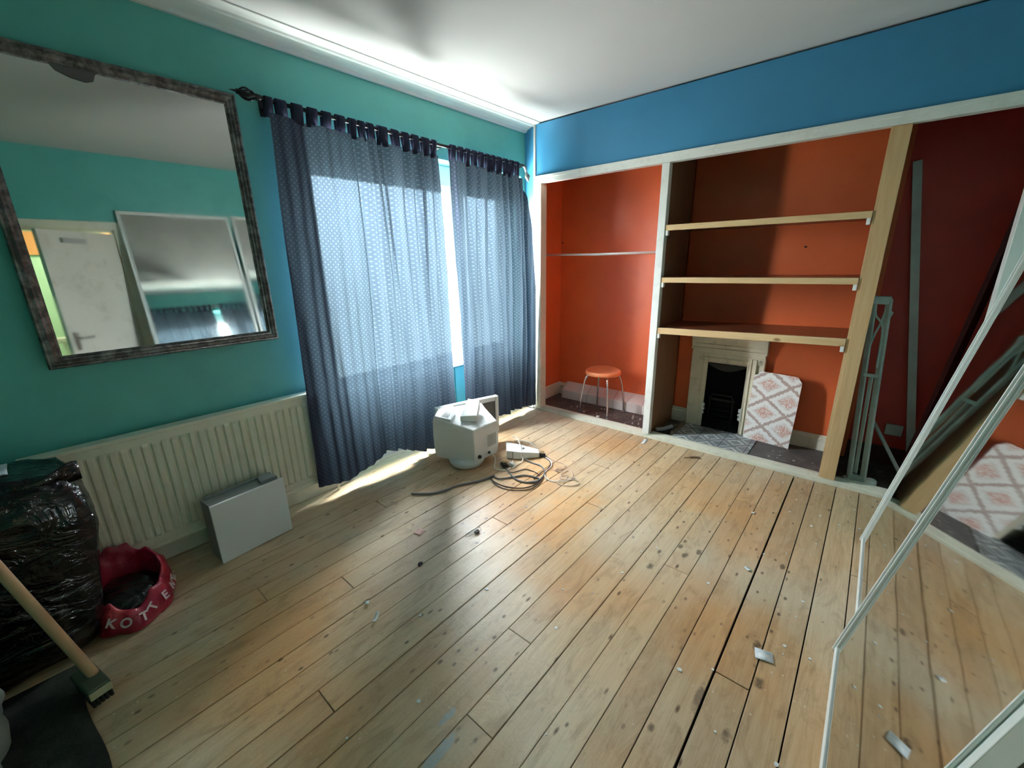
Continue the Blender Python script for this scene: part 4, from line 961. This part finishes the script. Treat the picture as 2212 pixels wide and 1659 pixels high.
q.add([(x, y, z) for (x, y), z in zip(A0, zb4)] + [(x, y, z) for (x, y), z in zip(A0, zt4)], [(0,3,2,1), (4,5,6,7), (0,1,5,4), (1,2,6,5), (2,3,7,6), (3,0,4,7)]); q.build('wedge', M_bei, wc, bevel=0.006, seg=3)
q = MB(); cc = Vector((-1.277, -0.478, 0)); I = [cc+(Vector((x, y, 0))-cc)*0.78 for x, y in A0]
q.add([(p_.x, p_.y, z-0.001) for p_, z in zip(I, (0.406, 0.401, 0.454, 0.470))] + [(p_.x, p_.y, z+0.004) for p_, z in zip(I, (0.406, 0.401, 0.454, 0.470))], [(0,3,2,1), (4,5,6,7), (0,1,5,4), (1,2,6,5), (2,3,7,6), (3,0,4,7)])
q.build('raised_panel', M_bei, wc, bevel=0.002)
adopt(wc)

# power adapter box and cables
ad = thing('adapter_box', 'white plastic adapter box on the floor right of the monitor', 'adapter', (-0.98, -0.73, 0))
F1, F2, F3 = Vector((-1.105, -0.672, 0)), Vector((-1.045, -0.765, 0)), Vector((-0.925, -0.862, 0))
dv = Vector((0.10, 0.09, 0)); q = MB()
ring = [F1, F2, F3, F3+dv*0.45, F2+dv*1.1, F1+dv*1.15]; n_ = 6
zt_ = [0.072, 0.066, 0.040, 0.045, 0.068, 0.076]
vs = [(p_.x, p_.y, 0.002) for p_ in ring] + [(p_.x, p_.y, z) for p_, z in zip(ring, zt_)]
q.add(vs, [tuple(range(6))[::-1], tuple(range(6, 12))] + [(i, (i+1) % 6, 6+(i+1) % 6, 6+i) for i in range(6)]); q.build('box_shell', M_clip, ad, bevel=0.005, seg=3)
MB().beam((-1.079, -0.7145, 0.008), (-1.079, -0.7145, 0.066), 0.003, 0.004).build('lid_seam', M_slot, ad)
MB().lathe([(0, 0.003), (0.009, 0.003), (0.009, -0.001), (0, -0.001)], (-0.975, -0.74, 0.064), 16).build('led_button', M_slot, ad)
adopt(ad)
M_wc = plain('white_cable', (0.74, 0.72, 0.68), 0.45); M_dc = plain('dark_brown_cable', (0.05, 0.035, 0.03), 0.45); M_gc = plain('grey_cable', (0.16, 0.155, 0.155), 0.4)
M_pc = plain('pinkish_cable', (0.62, 0.46, 0.38), 0.5)
def cable(name, pts, r0, mat, label, z=None, closed=False, extra=None):
    P = [Vector((x, y, (z[i] if z else 0.0)+r0+0.002+0.002*(i % 2))) for i, (x, y) in enumerate(pts)]
    t = thing(name, label, 'cable', (P[0].x, P[0].y, 0), 'tangle of cables beside the monitor')
    MB().tube(spline(P, 8), r0, 8).build('lead', mat, t)
    if extra: extra(t)
    adopt(t); return t
def uk_plug(mat, loc, rot):
    def f(t):
        M = Matrix.Translation(loc) @ Matrix.Rotation(rot, 4, 'Z') @ Matrix.Rotation(R(20), 4, 'X')
        pg = MB().box((-0.024, -0.024, 0), (0.024, 0.024, 0.022), M).build('plug', mat, t, bevel=0.005)
        q = MB(); q.box((-0.003, 0.010, 0.022), (0.003, 0.016, 0.044), M)
        for s_ in (-1, 1): q.box((s_*0.011-0.003, -0.014, 0.022), (s_*0.011+0.003, -0.010, 0.040), M)
        q.build('pins', plain('brass_pins', (0.5, 0.38, 0.16), 0.3, metal=0.9), pg)
    return f
cable('power_cable', [(-1.248, -0.622), (-1.225, -0.66), (-1.278, -0.70), (-1.29, -0.746), (-1.26, -0.795), (-1.211, -0.802)], 0.0042, M_wc, 'white lead drooping from the back of the monitor to the white plug', z=[0.09, 0.05, 0, 0, 0, 0], extra=uk_plug(M_clip, (-1.165, -0.775, 0.008), 0.5))
cable('power_cable', [(-0.90, -0.56), (-0.90, -0.60), (-0.93, -0.65), (-0.99, -0.72), (-1.058, -0.80), (-1.138, -0.807), (-1.20, -0.815)], 0.004, M_wc, 'white lead arching over the adapter box', z=[0.085, 0.09, 0.088, 0.08, 0.01, 0, 0])
cable('power_cable', [(-0.93, -0.60), (-0.89, -0.66), (-0.87, -0.75), (-0.885, -0.865), (-0.923, -0.965), (-0.998, -1.028), (-1.089, -1.04), (-1.16, -1.091), (-1.173, -1.152), (-1.142, -1.209), (-1.073, -1.248)], 0.0038, M_wc, 'thin white lead running over the box and looping out across the boards', z=[0.075, 0.072, 0.06, 0, 0, 0, 0, 0, 0, 0, 0])
def loop(c, a, b, ang, n=14, turns=1.0):
    out = []
    for i in range(int(n*turns)+1):
        t = 2*math.pi*i/n; x, y = a*math.cos(t), b*math.sin(t); out.append((c[0]+x*math.cos(ang)-y*math.sin(ang), c[1]+x*math.sin(ang)+y*math.cos(ang)))
    return out
cable('thin_wire', [(-0.86, -0.85), (-0.905, -0.985), (-0.901, -1.062), (-0.945, -1.158), (-1.028, -1.237), (-1.087, -1.222)] + loop((-1.062, -1.21), 0.052, 0.028, -0.8, turns=1.0)[3:] + loop((-1.118, -1.258), 0.075, 0.045, -0.9)[1:], 0.003, M_pc, 'thin pinkish wire coiled at the far right end of the tangle')
cable('thin_wire', [(-1.038, -1.041), (-1.026, -1.078)] + loop((-0.998, -1.115), 0.045, 0.028, -0.9)[2:] + [(-1.062, -1.155), (-1.10, -1.20)], 0.003, M_pc, 'thin pinkish wire with one small loop in the tangle')
cable('power_cable', [(-1.21, -0.717), (-1.247, -0.8), (-1.253, -0.855), (-1.16, -0.899), (-1.142, -0.963), (-1.154, -1.019)], 0.0036, M_dc, 'short dark lead snaking from the black plug', extra=uk_plug(plain('dark_plug', (0.03, 0.022, 0.02), 0.5), (-1.215, -0.742, 0.008), 1.2))
cable('power_cable', [(-0.905, -0.885), (-0.918, -0.93), (-0.938, -0.97), (-0.982, -1.005), (-1.064, -1.029), (-1.119, -1.023), (-1.231, -1.04)], 0.0036, M_dc, 'dark lead leaving the black plug beside the adapter box', extra=uk_plug(plain('black_plug', (0.02, 0.016, 0.016), 0.5), (-0.895, -0.868, 0.004), 2.2))
cable('power_cable', [(-1.253, -0.813), (-1.314, -0.937), (-1.302, -1.028), (-1.237, -1.081), (-1.114, -1.05), (-1.045, -0.969), (-1.041, -0.886), (-1.035, -0.80)], 0.0055, M_gc, 'grey lead making the inner loop of the tangle')
cable('power_cable', [(-1.386, -0.768), (-1.427, -0.814), (-1.436, -0.934), (-1.389, -1.046), (-1.304, -1.089), (-1.211, -1.085)], 0.0036, M_dc, 'dark lead forming the outer loop of the tangle')
cable('power_cable', [(-1.395, -0.782), (-1.450, -0.85), (-1.465, -0.949), (-1.430, -1.045), (-1.353, -1.105), (-1.251, -1.105), (-1.161, -1.07)], 0.0036, M_dc, 'dark lead just outside the outer loop of the tangle')
cable('power_cable', [(-1.379, -0.787), (-1.385, -0.848), (-1.31, -0.903), (-1.235, -0.958), (-1.203, -1.056), (-1.228, -1.082), (-1.291, -1.041)], 0.006, M_gc, 'thick grey lead folded inside the tangle')
cable('network_cable', [(-1.371, -0.787), (-1.492, -0.761), (-1.636, -0.683), (-1.736, -0.665), (-1.814, -0.628), (-1.91, -0.525)], 0.0075, M_gc, 'thick grey cable stretching left from the tangle over the shaded boards')

# ================================================================= LITTER ON THE FLOOR
M_paper = plain('white_paper', (0.76, 0.77, 0.76), 0.6, var=0.04)
def card(x, y, w_, d_, a, mat, name, label, cat, th=0.002, curl=0.0, z0=0.002):
    M = Matrix.Translation((x, y, z0)) @ Matrix.Rotation(a, 4, 'Z'); n_ = 6; vs = []
    for i in range(n_+1):
        for j in range(2): vs.append(M @ Vector((-w_/2+w_*i/n_, -d_/2+d_*j, 0.001+curl*((i/n_-0.5)**2)*4)))
    q = MB().add(vs, [(2*i, 2*i+2, 2*i+3, 2*i+1) for i in range(n_)], True)
    o = q.build(name, mat, solid=th); tag(o, label, cat); return o
k = NT('printed_card', 0.5, 0.3); v = k.map(); k.color(k.mix(k.ramp(k.noise(v, 40, 3), [(0.45, 0), (0.55, 1)]), (0.72, 0.74, 0.74), (0.55, 0.60, 0.62)))
card(-1.765, -2.583, 0.050, 0.062, 0.25, k.m, 'paper_card', 'small white card on the boards near the front sliding door', 'card', 0.002, 0.003)
card(-2.126, -0.895, 0.052, 0.052, 0.2, plain('pink_paper', (0.80, 0.50, 0.44), 0.7), 'paper_note', 'small square pink note on the boards', 'note', 0.0016, 0.002)
card(-0.133, -1.385, 0.105, 0.032, 0.15, M_paper, 'paper_label', 'white paper strip against the bottom track by the divider', 'paper strip', 0.0016, 0.004)
card(-2.635, -1.243, 0.055, 0.016, 0.6, M_paper, 'paper_shred', 'curled white shred on the boards, the larger of two', 'paper shred', 0.0016, 0.012)
card(-2.614, -1.137, 0.018, 0.018, 1.0, M_paper, 'paper_shred', 'tiny white shred just beyond the larger curled one', 'paper shred', 0.002, 0.008)
card(-1.274, -2.421, 0.028, 0.022, 0.9, M_paper, 'plaster_flake', 'white flake by the wide dark gap between boards', 'flake', 0.002, 0.003)
def lump(x, y, s_, mat, name, label, cat):
    q = blob(x, y, s_*0.35, s_, s_*0.8, s_*0.5, 0.9, s_*0.5, 1.2/s_*0.6, x*7, 16, 10, 0.001); o = q.build(name, mat); tag(o, label, cat)
M_lump = plain('black_lump', (0.02, 0.014, 0.02), 0.5)
lump(-2.295, -1.117, 0.012, M_lump, 'black_crumb', 'small black lump on the boards nearer the camera', 'crumb')
lump(-1.918, -1.153, 0.013, M_lump, 'black_crumb', 'small black lump beside the clear wrapper', 'crumb')
q = MB()
for i in range(5):
    q.tube([Vector((-1.965+0.016*i*0.9+0.022*math.cos(t*0.63), -1.135-0.004*i+0.018*math.sin(t*0.63), 0.005+0.002*i)) for t in range(10)], 0.0012, 5, closed=True)
tag(q.build('clear_wrapper', plain('clear_film_edge', (0.5, 0.5, 0.48), 0.2), None), 'twisted clear wrapper on the boards', 'wrapper')
q = MB().tube(spline([(-0.235, -1.755, 0.006), (-0.20, -1.79, 0.009), (-0.165, -1.835, 0.008), (-0.175, -1.865, 0.005)]), [0.003]*8+[0.007]*12+[0.003]*5, 8)
tag(q.build('bark_splinter', plain('brown_splinter', (0.20, 0.12, 0.07), 0.7)), 'curved brown splinter on the boards before the hearth', 'splinter')
specks = [(-2.966, -1.597), (-1.02, -2.55), (-0.83, -2.66), (-0.30, -2.80), (-0.52, -2.83), (-1.10, -2.46), (-0.62, -2.36), (-1.5, -2.30), (-0.25, -1.40), (-0.42, -1.62), (-0.30, -1.10), (-2.03, -2.35), (-2.35, -2.62), (-1.9, -1.9), (-2.2, -1.5), (-0.55, -2.74), (-1.35, -2.66), (-0.9, -2.2), (-0.16, -2.25), (-0.21, -2.60)]
q = MB()
for x, y in specks + [(rnd.uniform(-2.9, -0.1), rnd.uniform(-2.75, -1.2)) for _ in range(40)]:
    s_ = rnd.uniform(0.003, 0.010); a = rnd.uniform(0, 6.28)
    ps = [(x+s_*rnd.uniform(.6, 1.2)*math.cos(a+t*1.26), y+s_*rnd.uniform(.6, 1.2)*math.sin(a+t*1.26)) for t in range(5)]
    q.add([(a_, b_, 0.001) for a_, b_ in ps] + [(a_, b_, 0.004) for a_, b_ in ps], [(4,3,2,1,0), (5,6,7,8,9)] + [(i, (i+1) % 5, 5+(i+1) % 5, 5+i) for i in range(5)])
tag(q.build('plaster_specks', M_paper), 'scattered white plaster specks on the floorboards', 'debris', kind='stuff')
q = MB()
for _ in range(46):
    x, y = rnd.uniform(0.11, 0.44), rnd.uniform(-2.56, -0.2)
    if 0.0 > y > -1.1: x = rnd.uniform(0.11, 0.40)
    s_ = rnd.uniform(0.003, 0.012); a = rnd.uniform(0, 6.28); zz_ = 0.019 if -2.12 < y < -1.53 else 0.0125
    ps = [(x+s_*rnd.uniform(.5, 1.3)*math.cos(a+t*1.26), y+s_*rnd.uniform(.5, 1.3)*math.sin(a+t*1.26)) for t in range(5)]
    q.add([(a_, b_, zz_ if y < -1.53 else 0.0005) for a_, b_ in ps] + [(a_, b_, zz_+0.004) for a_, b_ in ps], [(4,3,2,1,0), (5,6,7,8,9)] + [(i, (i+1) % 5, 5+(i+1) % 5, 5+i) for i in range(5)])
tag(q.build('plaster_rubble', paint('rubble_grey', (0.42, 0.38, 0.34), 0.3)), 'crumbs of plaster on the wardrobe floor', 'debris', kind='stuff')
card(0.16, -0.775, 0.05, 0.03, 0.4, M_paper, 'paper_tag', 'small white tag on the dark floor under the stool', 'paper tag', 0.003, 0.0, 0.003)
